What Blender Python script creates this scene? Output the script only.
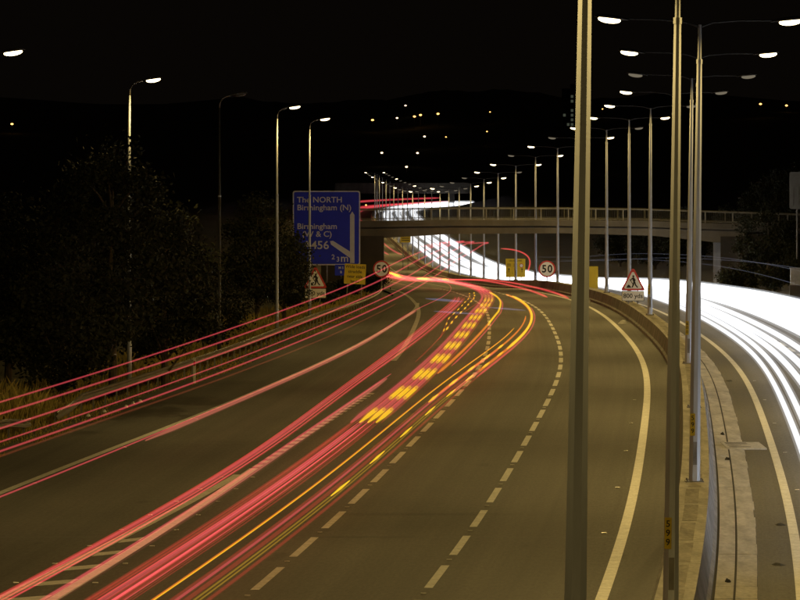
import bpy, math, random
import numpy as np
from mathutils import Vector, Matrix

random.seed(7)
R = math.radians
scene = bpy.context.scene
for o in list(bpy.data.objects):
    bpy.data.objects.remove(o)
COL = scene.collection

# ------------------------------------------------------------------ camera
CAM_H = 9.2
FPX = 5000.0                      # focal length in pixels of an 800 px wide frame
cam = bpy.data.cameras.new('camera')
cam.sensor_width = 36.0
cam.lens = FPX / 800 * 36.0
cam.shift_y = -138 / 800
cam.clip_start = 1.0
cam.clip_end = 20000
camo = bpy.data.objects.new('camera', cam)
camo.location = (0, 0, CAM_H)
camo.rotation_euler = (R(90), 0, 0)
COL.objects.link(camo)
scene.camera = camo

# ------------------------------------------------------------------ night sky
world = bpy.data.worlds.new('World')
scene.world = world
world.use_nodes = True
wn, wl = world.node_tree.nodes, world.node_tree.links
wn.clear()
w_out = wn.new('ShaderNodeOutputWorld')
sky = wn.new('ShaderNodeTexSky')
sky.sky_type = 'NISHITA'
sky.sun_disc = False
sky.sun_elevation = R(-4)
sky.sun_rotation = R(200)
bg_sky = wn.new('ShaderNodeBackground')
bg_sky.inputs['Strength'].default_value = 0.0012
wl.new(sky.outputs[0], bg_sky.inputs['Color'])
bg_glow = wn.new('ShaderNodeBackground')           # town glow on the night sky
bg_glow.inputs['Color'].default_value = (1.0, 0.72, 0.5, 1)
bg_glow.inputs['Strength'].default_value = 0.0021
w_add = wn.new('ShaderNodeAddShader')
wl.new(bg_sky.outputs[0], w_add.inputs[0])
wl.new(bg_glow.outputs[0], w_add.inputs[1])
wl.new(w_add.outputs[0], w_out.inputs['Surface'])

sun = bpy.data.lights.new('moonlight', 'SUN')
sun.energy = 0.004
sun.angle = R(0.5)
sun.color = (0.8, 0.88, 1.0)
suno = bpy.data.objects.new('moonlight', sun)
suno.rotation_euler = (R(35), 0, R(20))
COL.objects.link(suno)

scene.view_settings.view_transform = 'Standard'
scene.view_settings.look = 'None'
scene.view_settings.exposure = 0.0
scene.view_settings.gamma = 1.0
scene.view_settings.use_curve_mapping = False
scene.render.engine = 'CYCLES'
scene.cycles.use_denoising = True
scene.cycles.max_bounces = 4
scene.cycles.diffuse_bounces = 2
scene.cycles.transparent_max_bounces = 96
scene.cycles.sample_clamp_indirect = 4.0

LAMP_POWER = 3850.0
LAMP_COLOR = (1.0, 0.685, 0.21)


# ------------------------------------------------------------------ alignment of the motorway
def spline(xs, ys, sigma):
    xs = np.array(xs, float); ys = np.array(ys, float)
    n = len(xs); h = np.diff(xs)
    A = np.zeros((n, n)); b = np.zeros(n)
    A[0, 0] = A[-1, -1] = 1
    for i in range(1, n - 1):
        A[i, i - 1] = h[i - 1]; A[i, i] = 2 * (h[i - 1] + h[i]); A[i, i + 1] = h[i]
        b[i] = 3 * ((ys[i + 1] - ys[i]) / h[i] - (ys[i] - ys[i - 1]) / h[i - 1])
    c = np.linalg.solve(A, b)
    g = np.arange(xs[0], xs[-1] + 1, 2.0)
    k = np.clip(np.searchsorted(xs, g, 'right') - 1, 0, n - 2)
    d = g - xs[k]
    bb = (ys[k + 1] - ys[k]) / h[k] - h[k] * (2 * c[k] + c[k + 1]) / 3
    dd = (c[k + 1] - c[k]) / (3 * h[k])
    v = ys[k] + bb * d + c[k] * d * d + dd * d ** 3
    m = int(4 * sigma / 2)
    kern = np.exp(-0.5 * (np.arange(-m, m + 1) * 2.0 / sigma) ** 2); kern /= kern.sum()
    pad = np.concatenate([v[0] - (v[1] - v[0]) * np.arange(m, 0, -1), v, v[-1] + (v[-1] - v[-2]) * np.arange(1, m + 1)])
    return g, np.convolve(pad, kern, 'valid')


_mx = spline([-220, -100, -25, 14, 53.5, 92.5, 130.5, 170, 209, 248, 288, 327, 366, 405, 444, 483, 522, 561, 600, 639, 756, 900, 1100, 1260, 1400, 1550, 1700, 1900, 2150],
             [-28, -14, -5.6, -1.7, 1.85, 5.05, 7.75, 10.0, 12.12, 13.6, 14.4, 15.05, 15.2, 14.74, 14.03, 13.09, 12.1, 11.0, 10.08, 9.07, 6.05, 2.6, -2.1, -5.8, -7.6, -6.5, -1.7, 10, 32], 18)
_rz = spline([-220, 0, 120, 200, 248, 294, 331, 374, 415, 457, 496, 531, 570, 626, 665, 717, 756, 850, 1000, 1130, 1260, 1500, 1750, 2150],
             [0, 0, 0, -0.04, -0.24, -0.5, -0.85, -1.3, -1.88, -2.55, -3.35, -4.2, -5.05, -6.1, -6.8, -7.5, -8.0, -8.7, -8.4, -7.7, -6.7, -6.1, -6.9, -8.6], 18)


def med(Y): return float(np.interp(Y, *_mx))
def zr(Y): return float(np.interp(Y, *_rz))
def P(Y, o, h=0.0): return (med(Y) + o, Y, zr(Y) + h)
def lut(*pts):
    xs = [p[0] for p in pts]; ys = [p[1] for p in pts]
    return lambda Y: float(np.interp(Y, xs, ys))
def slut(sig, *pts):
    g, v = spline([p[0] for p in pts], [p[1] for p in pts], sig)
    return lambda Y: float(np.interp(Y, g, v))


# ------------------------------------------------------------------ helpers
class MB:
    def __init__(s): s.v = []; s.f = []; s.m = []
    def quad(s, a, b, c, d, mi=0):
        n = len(s.v); s.v += [a, b, c, d]; s.f.append((n, n + 1, n + 2, n + 3)); s.m.append(mi)
    def box(s, x0, x1, y0, y1, z0, z1, mi=0, M=None):
        n = len(s.v)
        vs = [(x, y, z) for z in (z0, z1) for y in (y0, y1) for x in (x0, x1)]
        if M is not None: vs = [tuple(M @ Vector(p)) for p in vs]
        s.v += vs
        for f in ((0, 2, 3, 1), (4, 5, 7, 6), (0, 1, 5, 4), (2, 6, 7, 3), (0, 4, 6, 2), (1, 3, 7, 5)):
            s.f.append(tuple(n + i for i in f)); s.m.append(mi)
    def tube(s, pts, rad, k=6, mi=None, cap=True, phase=0.0, flat=1.0):
        pts = [Vector(p) for p in pts]; n0 = len(s.v); N = len(pts)
        for i, p in enumerate(pts):
            t = (pts[min(i + 1, N - 1)] - pts[max(i - 1, 0)]).normalized()
            up = Vector((0, 0, 1)) if abs(t.z) < 0.9 else Vector((0, 1, 0))
            a = t.cross(up).normalized(); b = a.cross(t).normalized()
            r = rad[i] if isinstance(rad, (list, tuple)) else rad
            for j in range(k):
                th = 2 * math.pi * (j + phase) / k
                s.v.append(tuple(p + a * (r * math.cos(th)) + b * (r * flat * math.sin(th))))
        for i in range(N - 1):
            for j in range(k):
                s.f.append((n0 + i * k + j, n0 + i * k + (j + 1) % k, n0 + (i + 1) * k + (j + 1) % k, n0 + (i + 1) * k + j))
                s.m.append(mi(i) if callable(mi) else (mi or 0))
        if cap:
            s.f.append(tuple(n0 + j for j in reversed(range(k)))); s.m.append(mi(0) if callable(mi) else (mi or 0))
            s.f.append(tuple(n0 + (N - 1) * k + j for j in range(k))); s.m.append(mi(N - 2) if callable(mi) else (mi or 0))
    def sweep(s, prof, Ys, off=0.0, closed=False, mi=0):
        n0 = len(s.v); k = len(prof)
        for Y in Ys:
            oo = off(Y) if callable(off) else off
            for (o, h) in prof: s.v.append(P(Y, o + oo, h))
        for i in range(len(Ys) - 1):
            for j in range(k if closed else k - 1):
                s.f.append((n0 + i * k + j, n0 + i * k + (j + 1) % k, n0 + (i + 1) * k + (j + 1) % k, n0 + (i + 1) * k + j)); s.m.append(mi)
        if closed:
            s.f.append(tuple(n0 + j for j in reversed(range(k)))); s.m.append(mi)
            e = n0 + (len(Ys) - 1) * k
            s.f.append(tuple(e + j for j in range(k))); s.m.append(mi)
    def ribbon(s, o1, o2, Ys, h):
        f1 = o1 if callable(o1) else (lambda Y: o1)
        f2 = o2 if callable(o2) else (lambda Y: o2)
        n0 = len(s.v)
        for Y in Ys: s.v += [P(Y, f1(Y), h), P(Y, f2(Y), h)]
        for i in range(len(Ys) - 1):
            s.f.append((n0 + 2 * i, n0 + 2 * i + 1, n0 + 2 * i + 3, n0 + 2 * i + 2)); s.m.append(0)
    def mesh(s, name, mats, smooth=False):
        me = bpy.data.meshes.new(name)
        me.from_pydata(s.v, [], s.f)
        for m in (mats if isinstance(mats, (list, tuple)) else [mats]): me.materials.append(m)
        if any(s.m): me.polygons.foreach_set('material_index', s.m)
        if smooth: me.polygons.foreach_set('use_smooth', [True] * len(me.polygons))
        me.update()
        return me
    def build(s, name, mats, parent=None, smooth=False):
        return link(name, s.mesh(name, mats, smooth), parent)


def link(name, me, parent=None, loc=None):
    o = bpy.data.objects.new(name, me); COL.objects.link(o)
    if parent: o.parent = parent
    if loc is not None: o.location = loc
    return o
def empty(name, loc=(0, 0, 0), rz=0.0, parent=None):
    o = bpy.data.objects.new(name, None); COL.objects.link(o)
    o.location = loc; o.rotation_euler = (0, 0, rz); o.empty_display_size = 0.3
    if parent: o.parent = parent
    return o
def tag(o, label=None, cat=None, group=None, kind=None):
    if label: o['label'] = label
    if cat: o['category'] = cat
    if group: o['group'] = group
    if kind: o['kind'] = kind
    return o
def yrange(a, b, step):
    n = max(1, int(math.ceil((b - a) / step)))
    return [a + (b - a) * i / n for i in range(n + 1)]
def kids(o): return [c for c in bpy.data.objects if c.parent == o]


ORD = ['nearest', 'second', 'third', 'fourth', 'fifth', 'sixth', 'seventh', 'eighth', 'ninth', 'tenth', 'eleventh', 'twelfth', 'thirteenth', 'fourteenth',
       'fifteenth', 'sixteenth', 'seventeenth', 'eighteenth', 'nineteenth', 'twentieth', 'twenty-first', 'twenty-second', 'twenty-third', 'twenty-fourth',
       'twenty-fifth', 'twenty-sixth', 'twenty-seventh', 'twenty-eighth', 'twenty-ninth', 'thirtieth', 'thirty-first', 'thirty-second', 'thirty-third',
       'thirty-fourth', 'thirty-fifth', 'thirty-sixth']


# ------------------------------------------------------------------ materials
def mat(name, col, rough=0.7, var=0.0, scale=4.0, bump=0.0, bscale=None, metal=0.0, col2=None, stretch=None, spec=0.4, fine=0.0, fscale=60.0):
    m = bpy.data.materials.new(name); m.use_nodes = True
    n, l = m.node_tree.nodes, m.node_tree.links
    b = n['Principled BSDF']
    b.inputs['Roughness'].default_value = rough
    b.inputs['Metallic'].default_value = metal
    b.inputs['Specular IOR Level'].default_value = spec
    b.inputs['Base Color'].default_value = (*col, 1)
    if var or bump or fine:
        tc = n.new('ShaderNodeTexCoord'); src = tc.outputs['Object']
        if stretch:
            mp = n.new('ShaderNodeMapping'); mp.inputs['Scale'].default_value = stretch
            l.new(src, mp.inputs['Vector']); vec = mp.outputs[0]
        else: vec = src
        if var:
            t = n.new('ShaderNodeTexNoise'); t.inputs['Scale'].default_value = scale; t.inputs['Detail'].default_value = 6
            t.inputs['Roughness'].default_value = 0.65
            l.new(vec, t.inputs['Vector'])
            r = n.new('ShaderNodeValToRGB')
            c2 = col2 or tuple(c * (1 - var) for c in col)
            r.color_ramp.elements[0].position = 0.3; r.color_ramp.elements[1].position = 0.72
            r.color_ramp.elements[0].color = (*c2, 1)
            r.color_ramp.elements[1].color = (*[c * (1 + var * 0.5) for c in col], 1)
            l.new(t.outputs['Fac'], r.inputs['Fac'])
            outc = r.outputs[0]
            if fine:
                t2 = n.new('ShaderNodeTexNoise'); t2.inputs['Scale'].default_value = fscale; t2.inputs['Detail'].default_value = 2
                l.new(src, t2.inputs['Vector'])
                mr = n.new('ShaderNodeMapRange'); mr.inputs['From Min'].default_value = 0.3; mr.inputs['From Max'].default_value = 0.7
                mr.inputs['To Min'].default_value = 1 - fine; mr.inputs['To Max'].default_value = 1 + fine
                l.new(t2.outputs['Fac'], mr.inputs['Value'])
                mx = n.new('ShaderNodeMix'); mx.data_type = 'RGBA'; mx.blend_type = 'MULTIPLY'; mx.inputs['Factor'].default_value = 1
                l.new(outc, mx.inputs['A']); l.new(mr.outputs[0], mx.inputs['B']); outc = mx.outputs['Result']
            l.new(outc, b.inputs['Base Color'])
        if bump:
            t = n.new('ShaderNodeTexNoise'); t.inputs['Scale'].default_value = bscale or scale * 8; t.inputs['Detail'].default_value = 4
            l.new(src, t.inputs['Vector'])
            bp = n.new('ShaderNodeBump'); bp.inputs['Strength'].default_value = bump; bp.inputs['Distance'].default_value = 0.02
            l.new(t.outputs['Fac'], bp.inputs['Height']); l.new(bp.outputs[0], b.inputs['Normal'])
    return m


def glow(name, col, strength):
    m = bpy.data.materials.new(name); m.use_nodes = True
    n, l = m.node_tree.nodes, m.node_tree.links
    n.clear()
    e = n.new('ShaderNodeEmission'); e.inputs['Color'].default_value = (*col, 1); e.inputs['Strength'].default_value = strength
    out = n.new('ShaderNodeOutputMaterial'); l.new(e.outputs[0], out.inputs['Surface'])
    return m


def trail_mat(name, col, strength):
    """light that adds to what lies behind it"""
    m = bpy.data.materials.new(name); m.use_nodes = True
    n, l = m.node_tree.nodes, m.node_tree.links
    n.clear()
    e = n.new('ShaderNodeEmission'); e.inputs['Color'].default_value = (*col, 1); e.inputs['Strength'].default_value = strength
    t = n.new('ShaderNodeBsdfTransparent'); a = n.new('ShaderNodeAddShader')
    l.new(e.outputs[0], a.inputs[0]); l.new(t.outputs[0], a.inputs[1])
    out = n.new('ShaderNodeOutputMaterial'); l.new(a.outputs[0], out.inputs['Surface'])
    return m


M = {}
M['asphalt'] = mat('asphalt', (0.070, 0.065, 0.058), 0.75, 0.22, 0.5, 0.35, 30, stretch=(1.6, 0.05, 1), spec=0.14, fine=0.3, fscale=9.0)
def asphalt_mat(name, base):
    """tarmac worn along the lanes: u is metres across the road, v metres along it"""
    m = bpy.data.materials.new(name); m.use_nodes = True
    n, l = m.node_tree.nodes, m.node_tree.links
    b = n['Principled BSDF']; b.inputs['Specular IOR Level'].default_value = 0.14; b.inputs['Roughness'].default_value = 0.75
    uv = n.new('ShaderNodeUVMap'); uv.uv_map = 'lane'
    def noise(sx, sy, detail, lo, hi, a0=0.3, a1=0.7, rough=0.6):
        mp = n.new('ShaderNodeMapping'); mp.inputs['Scale'].default_value = (sx, sy, 1); l.new(uv.outputs[0], mp.inputs['Vector'])
        t = n.new('ShaderNodeTexNoise'); t.inputs['Scale'].default_value = 1; t.inputs['Detail'].default_value = detail; t.inputs['Roughness'].default_value = rough
        l.new(mp.outputs[0], t.inputs['Vector'])
        r = n.new('ShaderNodeMapRange'); r.inputs['From Min'].default_value = a0; r.inputs['From Max'].default_value = a1
        r.inputs['To Min'].default_value = lo; r.inputs['To Max'].default_value = hi
        l.new(t.outputs['Fac'], r.inputs['Value']); return r.outputs[0]
    parts = [noise(1.1, 0.006, 3, 0.80, 1.18), noise(5.0, 0.012, 2, 0.92, 1.08), noise(0.35, 0.09, 4, 0.86, 1.12), noise(14, 2.2, 3, 0.78, 1.22),
             noise(0.9, 0.22, 1, 1.0, 0.72, 0.70, 0.78)]
    acc = parts[0]
    for p in parts[1:]:
        k = n.new('ShaderNodeMath'); k.operation = 'MULTIPLY'; l.new(acc, k.inputs[0]); l.new(p, k.inputs[1]); acc = k.outputs[0]
    mx = n.new('ShaderNodeMix'); mx.data_type = 'RGBA'; mx.blend_type = 'MULTIPLY'; mx.inputs['Factor'].default_value = 1
    mx.inputs['A'].default_value = (*base, 1); l.new(acc, mx.inputs['B']); l.new(mx.outputs['Result'], b.inputs['Base Color'])
    return m


M['asphalt'] = asphalt_mat('asphalt', (0.076, 0.070, 0.062))
M['patch'] = mat('asphalt_patch', (0.05, 0.047, 0.043), 0.7, 0.2, 1.0, 0.3, 30, fine=0.2, fscale=9.0)
M['sealant'] = mat('joint_sealant', (0.018, 0.018, 0.018), 0.6, 0.2, 3)
M['paint'] = mat('road_paint', (0.46, 0.445, 0.40), 0.55, 0.35, 2.5, 0.15, 30, fine=0.25, fscale=14.0)
M['paint_worn'] = mat('worn_road_paint', (0.36, 0.35, 0.31), 0.6, 0.5, 3.5, 0.15, 30, fine=0.3, fscale=14.0)
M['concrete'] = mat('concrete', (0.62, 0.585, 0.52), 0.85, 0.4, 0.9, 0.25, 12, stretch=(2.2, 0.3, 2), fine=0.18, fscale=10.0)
M['concrete_infill'] = mat('concrete_infill', (0.47, 0.435, 0.375), 0.9, 0.45, 1.3, 0.3, 12, stretch=(2.2, 0.3, 2), fine=0.2, fscale=10.0)
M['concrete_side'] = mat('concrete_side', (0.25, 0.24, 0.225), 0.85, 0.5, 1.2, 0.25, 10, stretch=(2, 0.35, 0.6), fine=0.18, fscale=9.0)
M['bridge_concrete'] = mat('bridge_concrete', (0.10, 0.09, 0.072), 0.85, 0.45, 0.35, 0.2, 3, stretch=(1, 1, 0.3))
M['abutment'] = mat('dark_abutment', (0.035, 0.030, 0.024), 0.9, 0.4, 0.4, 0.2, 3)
M['slot'] = mat('dark_slot', (0.012, 0.012, 0.012), 0.9, 0.2, 5)
M['galv'] = mat('galvanised_steel', (0.40, 0.43, 0.50), 0.5, 0.22, 1.2, 0.08, 20, metal=0.25, stretch=(3, 3, 0.4))
M['galv_dark'] = mat('weathered_steel', (0.2, 0.195, 0.18), 0.6, 0.3, 2, 0.1, 20, metal=0.3)
M['glass_off'] = mat('unlit_lamp_glass', (0.1, 0.1, 0.095), 0.3, 0.1, 5)
M['arm'] = mat('dark_steel', (0.05, 0.05, 0.048), 0.6, 0.2, 4)
M['rail'] = mat('guard_rail_steel', (0.14, 0.135, 0.115), 0.55, 0.35, 0.8, 0.1, 10, metal=0.4)
M['head'] = mat('lamp_housing', (0.12, 0.12, 0.115), 0.5, 0.15, 5)
M['lens_dim'] = glow('dim_lamp_glass', (1.0, 0.85, 0.6), 0.17)
M['lens'] = glow('lit_lamp_glass', (1.0, 0.80, 0.45), 7)
M['lens_far'] = glow('distant_sodium_lamp', (1.0, 0.50, 0.12), 4)
M['lens_far_white'] = glow('distant_white_lamp', (1.0, 0.72, 0.42), 4)
M['yellow'] = mat('yellow_sign_face', (0.62, 0.46, 0.015), 0.5, 0.12, 2)
M['plate_yellow'] = mat('number_plate_yellow', (0.5, 0.37, 0.02), 0.5, 0.2, 6)
M['blue'] = mat('blue_sign_face', (0.003, 0.022, 0.62), 0.45, 0.15, 0.8)
M['white'] = mat('white_sign_face', (0.72, 0.72, 0.70), 0.5, 0.1, 2)
M['red'] = mat('red_sign_face', (0.5, 0.03, 0.03), 0.5, 0.15, 2)
M['black'] = mat('black_lettering', (0.012, 0.012, 0.012), 0.6, 0.2, 5)
M['sign_back'] = mat('grey_sign_back', (0.22, 0.22, 0.21), 0.6, 0.2, 1.5)
M['soil'] = mat('verge_soil', (0.055, 0.05, 0.022), 0.95, 0.5, 0.35, 0.5, 6, col2=(0.035, 0.03, 0.018))
M['grass'] = mat('dry_grass', (0.34, 0.27, 0.07), 0.8, 0.5, 1.5)
M['leaf'] = mat('leaves', (0.021, 0.023, 0.005), 0.85, 0.6, 0.6, col2=(0.006, 0.008, 0.003))
M['bark'] = mat('bark', (0.09, 0.07, 0.045), 0.9, 0.4, 3, 0.4, 20)
M['litter_dark'] = mat('dark_rubbish', (0.02, 0.018, 0.015), 0.8, 0.3, 8)
M['litter_pale'] = mat('pale_rubbish', (0.6, 0.6, 0.58), 0.6, 0.2, 8)
M['stud'] = mat('road_stud', (0.26, 0.255, 0.23), 0.4, 0.2, 8)
M['wall'] = mat('tower_wall', (0.09, 0.08, 0.07), 0.9, 0.3, 0.2)
M['window_dark'] = mat('dark_window', (0.02, 0.02, 0.025), 0.2, 0.1, 1)
M['window_lit'] = glow('lit_window', (0.75, 0.85, 0.6), 0.06)
# trails
for _n, _c, _s in (('t_red', (0.52, 0.05, 0.065), 1.0), ('t_red_dim', (0.2, 0.012, 0.010), 1.0), ('t_red_faint', (0.10, 0.018, 0.008), 1.0), ('t_hot', (0.85, 0.075, 0.07), 1.0),
                   ('t_pink', (0.42, 0.10, 0.07), 1.0), ('t_yellow', (1.0, 0.56, 0.012), 1.15), ('t_amber', (0.85, 0.2, 0.015), 1.0), ('t_olive', (0.26, 0.15, 0.008), 1.0),
                   ('t_white', (0.92, 0.95, 1.0), 1.25), ('t_pale', (0.07, 0.075, 0.1), 1.0), ('t_blue', (0.09, 0.105, 0.2), 1.0)):
    M[_n] = trail_mat(_n.replace('t_', 'light_trail_'), _c, _s * 0.31)
    M[_n + '_halo'] = trail_mat(_n.replace('t_', 'light_trail_halo_'), _c, _s * 0.06)

# ------------------------------------------------------------------ ground, one sheet
YB = 470.0    # the overbridge


def hill(x, Y):
    t = min(1.0, max(0.0, (Y - 2250) / 1500))
    s = t * t * (3 - 2 * t)
    return s * (58 + 7 * math.sin(x * 0.011 + 1) + 4 * math.sin(x * 0.037) + 3 * math.sin(x * 0.09 + Y * 0.01))


def left_surface(Y): return LEFT_SURF(Y)


SLIP = slut(8, (-220, -20.8), (60, -20.4), (100, -19.9), (140, -19.3), (182, -18.0), (224, -17.0), (265, -15.9), (305, -14.9), (340, -14.2), (370, -13.8), (420, -13.6), (500, -13.6))
LEFT_SURF = lut((-220, -23.4), (100, -22.4), (160, -21.6), (202, -20.7), (303, -18.5), (350, -16.9), (420, -15.0), (2150, -15.0))
RIGHT_SURF = 15.6


def ground_z(x, Y):
    yy = min(Y, 2150)
    o = x - med(yy)
    z = zr(yy) - 0.12
    lo = LEFT_SURF(yy) - 1.2; ro = RIGHT_SURF + 1.2
    if o < lo: z += min(3.2, (lo - o) * 0.1) * min(1, max(0, (Y - 60) / 60))
    if o > ro: z += min(5.0, (o - ro) * 0.22)
    if abs(o) > 120: z += min(10, (abs(o) - 120) * 0.03)
    return z + hill(x, Y)


gYs = [-200, -100, 0] + list(range(40, 700, 10)) + list(range(700, 2150, 40)) + list(range(2150, 4000, 60)) + [4400]
gO = [-2500, -1200, -700, -450, -300, -200, -150, -120, -90, -70, -55, -45, -38, -33, -29, -26, -24, -22.5, -21, -19, -17, -15, -10, 0, 10, 15, 16.8, 18, 20, 23, 27, 32, 40, 50, 70, 90, 120, 150, 200, 300, 450, 700, 1200, 2500]
g = MB()
for Y in gYs:
    mx = med(min(max(Y, -220), 2150))
    for o in gO: g.v.append((mx + o, Y, ground_z(mx + o, Y)))
W = len(gO)
for i in range(len(gYs) - 1):
    for j in range(W - 1):
        g.f.append((i * W + j, i * W + j + 1, (i + 1) * W + j + 1, (i + 1) * W + j)); g.m.append(0)
tag(g.build('ground', M['soil'], smooth=True), 'dark grassy verges and the unlit hillside beyond the motorway', None, None, 'structure')

# ------------------------------------------------------------------ carriageways
RY = yrange(-200, 700, 4) + yrange(700, 2150, 10)[1:]


def slab(name, o1, o2, label):
    m = MB()
    f1 = o1 if callable(o1) else (lambda Y: o1)
    f2 = o2 if callable(o2) else (lambda Y: o2)
    n0 = 0
    for Y in RY:
        a, b = f1(Y), f2(Y)
        m.v += [P(Y, a, -0.3), P(Y, a, 0)] + [P(Y, a + (b - a) * t, 0) for t in (0.25, 0.5, 0.75)] + [P(Y, b, 0), P(Y, b, -0.3)]
    for i in range(len(RY) - 1):
        for j in range(6):
            m.f.append((i * 7 + j, i * 7 + j + 1, (i + 1) * 7 + j + 1, (i + 1) * 7 + j)); m.m.append(0)
    ob = m.build(name, M['asphalt'])
    me = ob.data; ul = me.uv_layers.new(name='lane')
    for lp in me.loops:
        co = me.vertices[lp.vertex_index].co
        ul.data[lp.index].uv = (co.x - med(co.y) + 40, co.y + 300)
    return tag(ob, label, None, None, 'structure')


road_l = slab('carriageway', LEFT_SURF, -0.55, 'dark asphalt carriageway with three lanes and a joining slip road')
road_r = slab('carriageway', 0.55, RIGHT_SURF, 'dark asphalt carriageway under the white headlight trails')


def line(parent, o, w, Y0, Y1, name='edge_line', m='paint', step=4, h=0.005):
    f = o if callable(o) else (lambda Y: o)
    b = MB(); b.ribbon(lambda Y: f(Y) - w / 2, lambda Y: f(Y) + w / 2, yrange(Y0, Y1, step), h)
    return b.build(name, M[m], parent)


def dashes(parent, o, w, Y0, Y1, mark, gap, m='paint', name='lane_dash', h=0.005, stud=True):
    Y = Y0
    while Y < Y1:
        line(parent, o, w, Y, Y + mark, name, m, 3, h)
        if stud:
            s = MB(); Yc = Y - gap / 2; s.box(-0.06, 0.06, -0.1, 0.1, 0, 0.022)
            so = s.build('road_stud', M['stud'], parent); so.location = P(Yc, o if not callable(o) else o(Yc), 0.001)
        Y += mark + gap


line(road_l, -1.72, 0.26, 40, 760)
dashes(road_l, -5.55, 0.19, 81.0, 480, 6, 3)
dashes(road_l, -9.25, 0.19, 80.5, 480, 6, 3)
line(road_l, -5.55, 0.12, 486, 1000, 'lane_line', 'paint_worn', 8)
line(road_l, -9.25, 0.12, 486, 1000, 'lane_line', 'paint_worn', 8)
line(road_l, lambda Y: SLIP(Y), 0.24, 40, 372)
line(road_l, lut((40, -13.25), (150, -13.25)), 0.26, 40, 150)                       # nose, right line
line(road_l, lut((40, -15.2), (105, -14.4), (138, -13.6), (147, -13.45)), 0.26, 40, 147)
Yh = 92.5
while Yh < 122:                                                                         # hatch bars in the nose
    gl = lut((40, -15.2), (105, -14.4), (138, -13.6), (147, -13.45))(Yh) + 0.15
    b = MB(); Ya = Yh
    b.v += [P(Ya, gl, 0.005), P(Ya, -13.4, 0.005), P(Ya + 1.0, -13.4, 0.005), P(Ya + 1.0, gl, 0.005)]
    b.v = [P(Ya - 0.5, gl, 0.005), P(Ya + 0.3, -13.42, 0.005), P(Ya + 1.4, -13.42, 0.005), P(Ya + 0.6, gl, 0.005)]
    b.f.append((0, 1, 2, 3)); b.m.append(0)
    b.build('hatch_bar', M['paint'], road_l); Yh += 4.1
dashes(road_l, lut((150, -13.25), (200, -12.75)), 0.26, 150.6, 200, 1.15, 0.95, 'paint_worn', 'merge_dash', 0.005, False)
line(road_l, lut((236, -13.45), (320, -13.75), (380, -14.0), (1000, -13.6)), 0.26, 236, 1000, 'edge_line', 'paint_worn', 6)
for Y in (122.6, 163.5, 205, 246, 300):                                                 # transverse joints in the surfacing
    b = MB(); b.ribbon(lambda y: LEFT_SURF(y) + 0.3, -0.7, [Y, Y + 0.11], 0.003); b.build('transverse_joint', M['sealant'], road_l)
    b = MB(); b.ribbon(1.5, RIGHT_SURF - 0.3, [Y - 0.8, Y - 0.69], 0.003); b.build('transverse_joint', M['sealant'], road_r)
for (Y, o) in ((106, -2.2), (123.8, -2.2), (141, -2.2), (159, -2.2), (176, -2.2), (194, -2.2)):
    s = MB(); s.box(-0.06, 0.06, -0.1, 0.1, 0, 0.022); so = s.build('road_stud', M['stud'], road_l); so.location = P(Y, o, 0.001)
for k in range(9):
    s = MB(); s.box(-0.06, 0.06, -0.1, 0.1, 0, 0.022); so = s.build('road_stud', M['stud'], road_l); so.location = P(104 + 5.2 * k, -14.75 + 0.12 * k, 0.001)
    s = MB(); s.box(-0.06, 0.06, -0.1, 0.1, 0, 0.022); so = s.build('road_stud', M['stud'], road_l); so.location = P(104 + 5.2 * k, -12.9, 0.001)
    s = MB(); s.box(-0.06, 0.06, -0.1, 0.1, 0, 0.022); so = s.build('road_stud', M['stud'], road_l); so.location = P(125 + 18 * k, SLIP(125 + 18 * k) + 0.3, 0.001)
line(road_r, 2.5, 0.24, 40, 760)
dashes(road_r, 6.1, 0.17, 150, 480, 6, 3)
dashes(road_r, 9.75, 0.17, 150, 480, 6, 3, stud=False)
line(road_r, 13.3, 0.22, 40, 1000, 'edge_line', 'paint', 6)
for k in range(6):
    s = MB(); s.box(-0.06, 0.06, -0.1, 0.1, 0, 0.022); so = s.build('road_stud', M['stud'], road_r); so.location = P(122 + 18.0 * k, 2.85, 0.001)

# concrete drainage channel on the right of the barrier
chan = tag(empty('drainage_channel'), 'pale concrete drainage channel with a dark slot beside the barrier', None, None, 'structure')
for i, Y in enumerate(np.arange(60, 420, 3.0)):
    j1 = random.uniform(-0.03, 0.03); j2 = random.uniform(-0.018, 0.018); h = 0.022 + random.uniform(0, 0.012)
    b = MB(); b.sweep([(0.66, -0.02), (0.66, h), (1.05, h), (1.05, -0.02)], [Y + 0.03, Y + 1.5, Y + 2.97], closed=True); b.build('channel_slab', M['concrete'], chan)
    b = MB(); b.sweep([(1.10, -0.02), (1.10, h), (1.56 + j2, h + j1 * 0.1), (1.56 + j2, -0.02)], [Y + 0.03, Y + 1.5, Y + 2.97], closed=True); b.build('channel_slab', M['concrete'], chan)
b = MB(); b.ribbon(0.62, 1.5, yrange(60, 420, 4), 0.006); b.build('slot', M['slot'], chan)
gp = empty('drain_cover', P(161.5, 0))
b = MB(); b.box(0.95, 2.2, -1.7, 1.9, 0.0, 0.046); b.build('slab', M['concrete'], gp)
for yy in (-1.0, -0.1, 0.8, 1.3):
    b = MB(); b.box(1.05, 1.75 if yy != -0.1 else 1.5, yy, yy + 0.16, 0.0465, 0.052); b.build('slot', M['slot'], gp)
tag(gp, 'concrete drain cover with dark slots jutting into the right road', 'drain')

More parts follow.
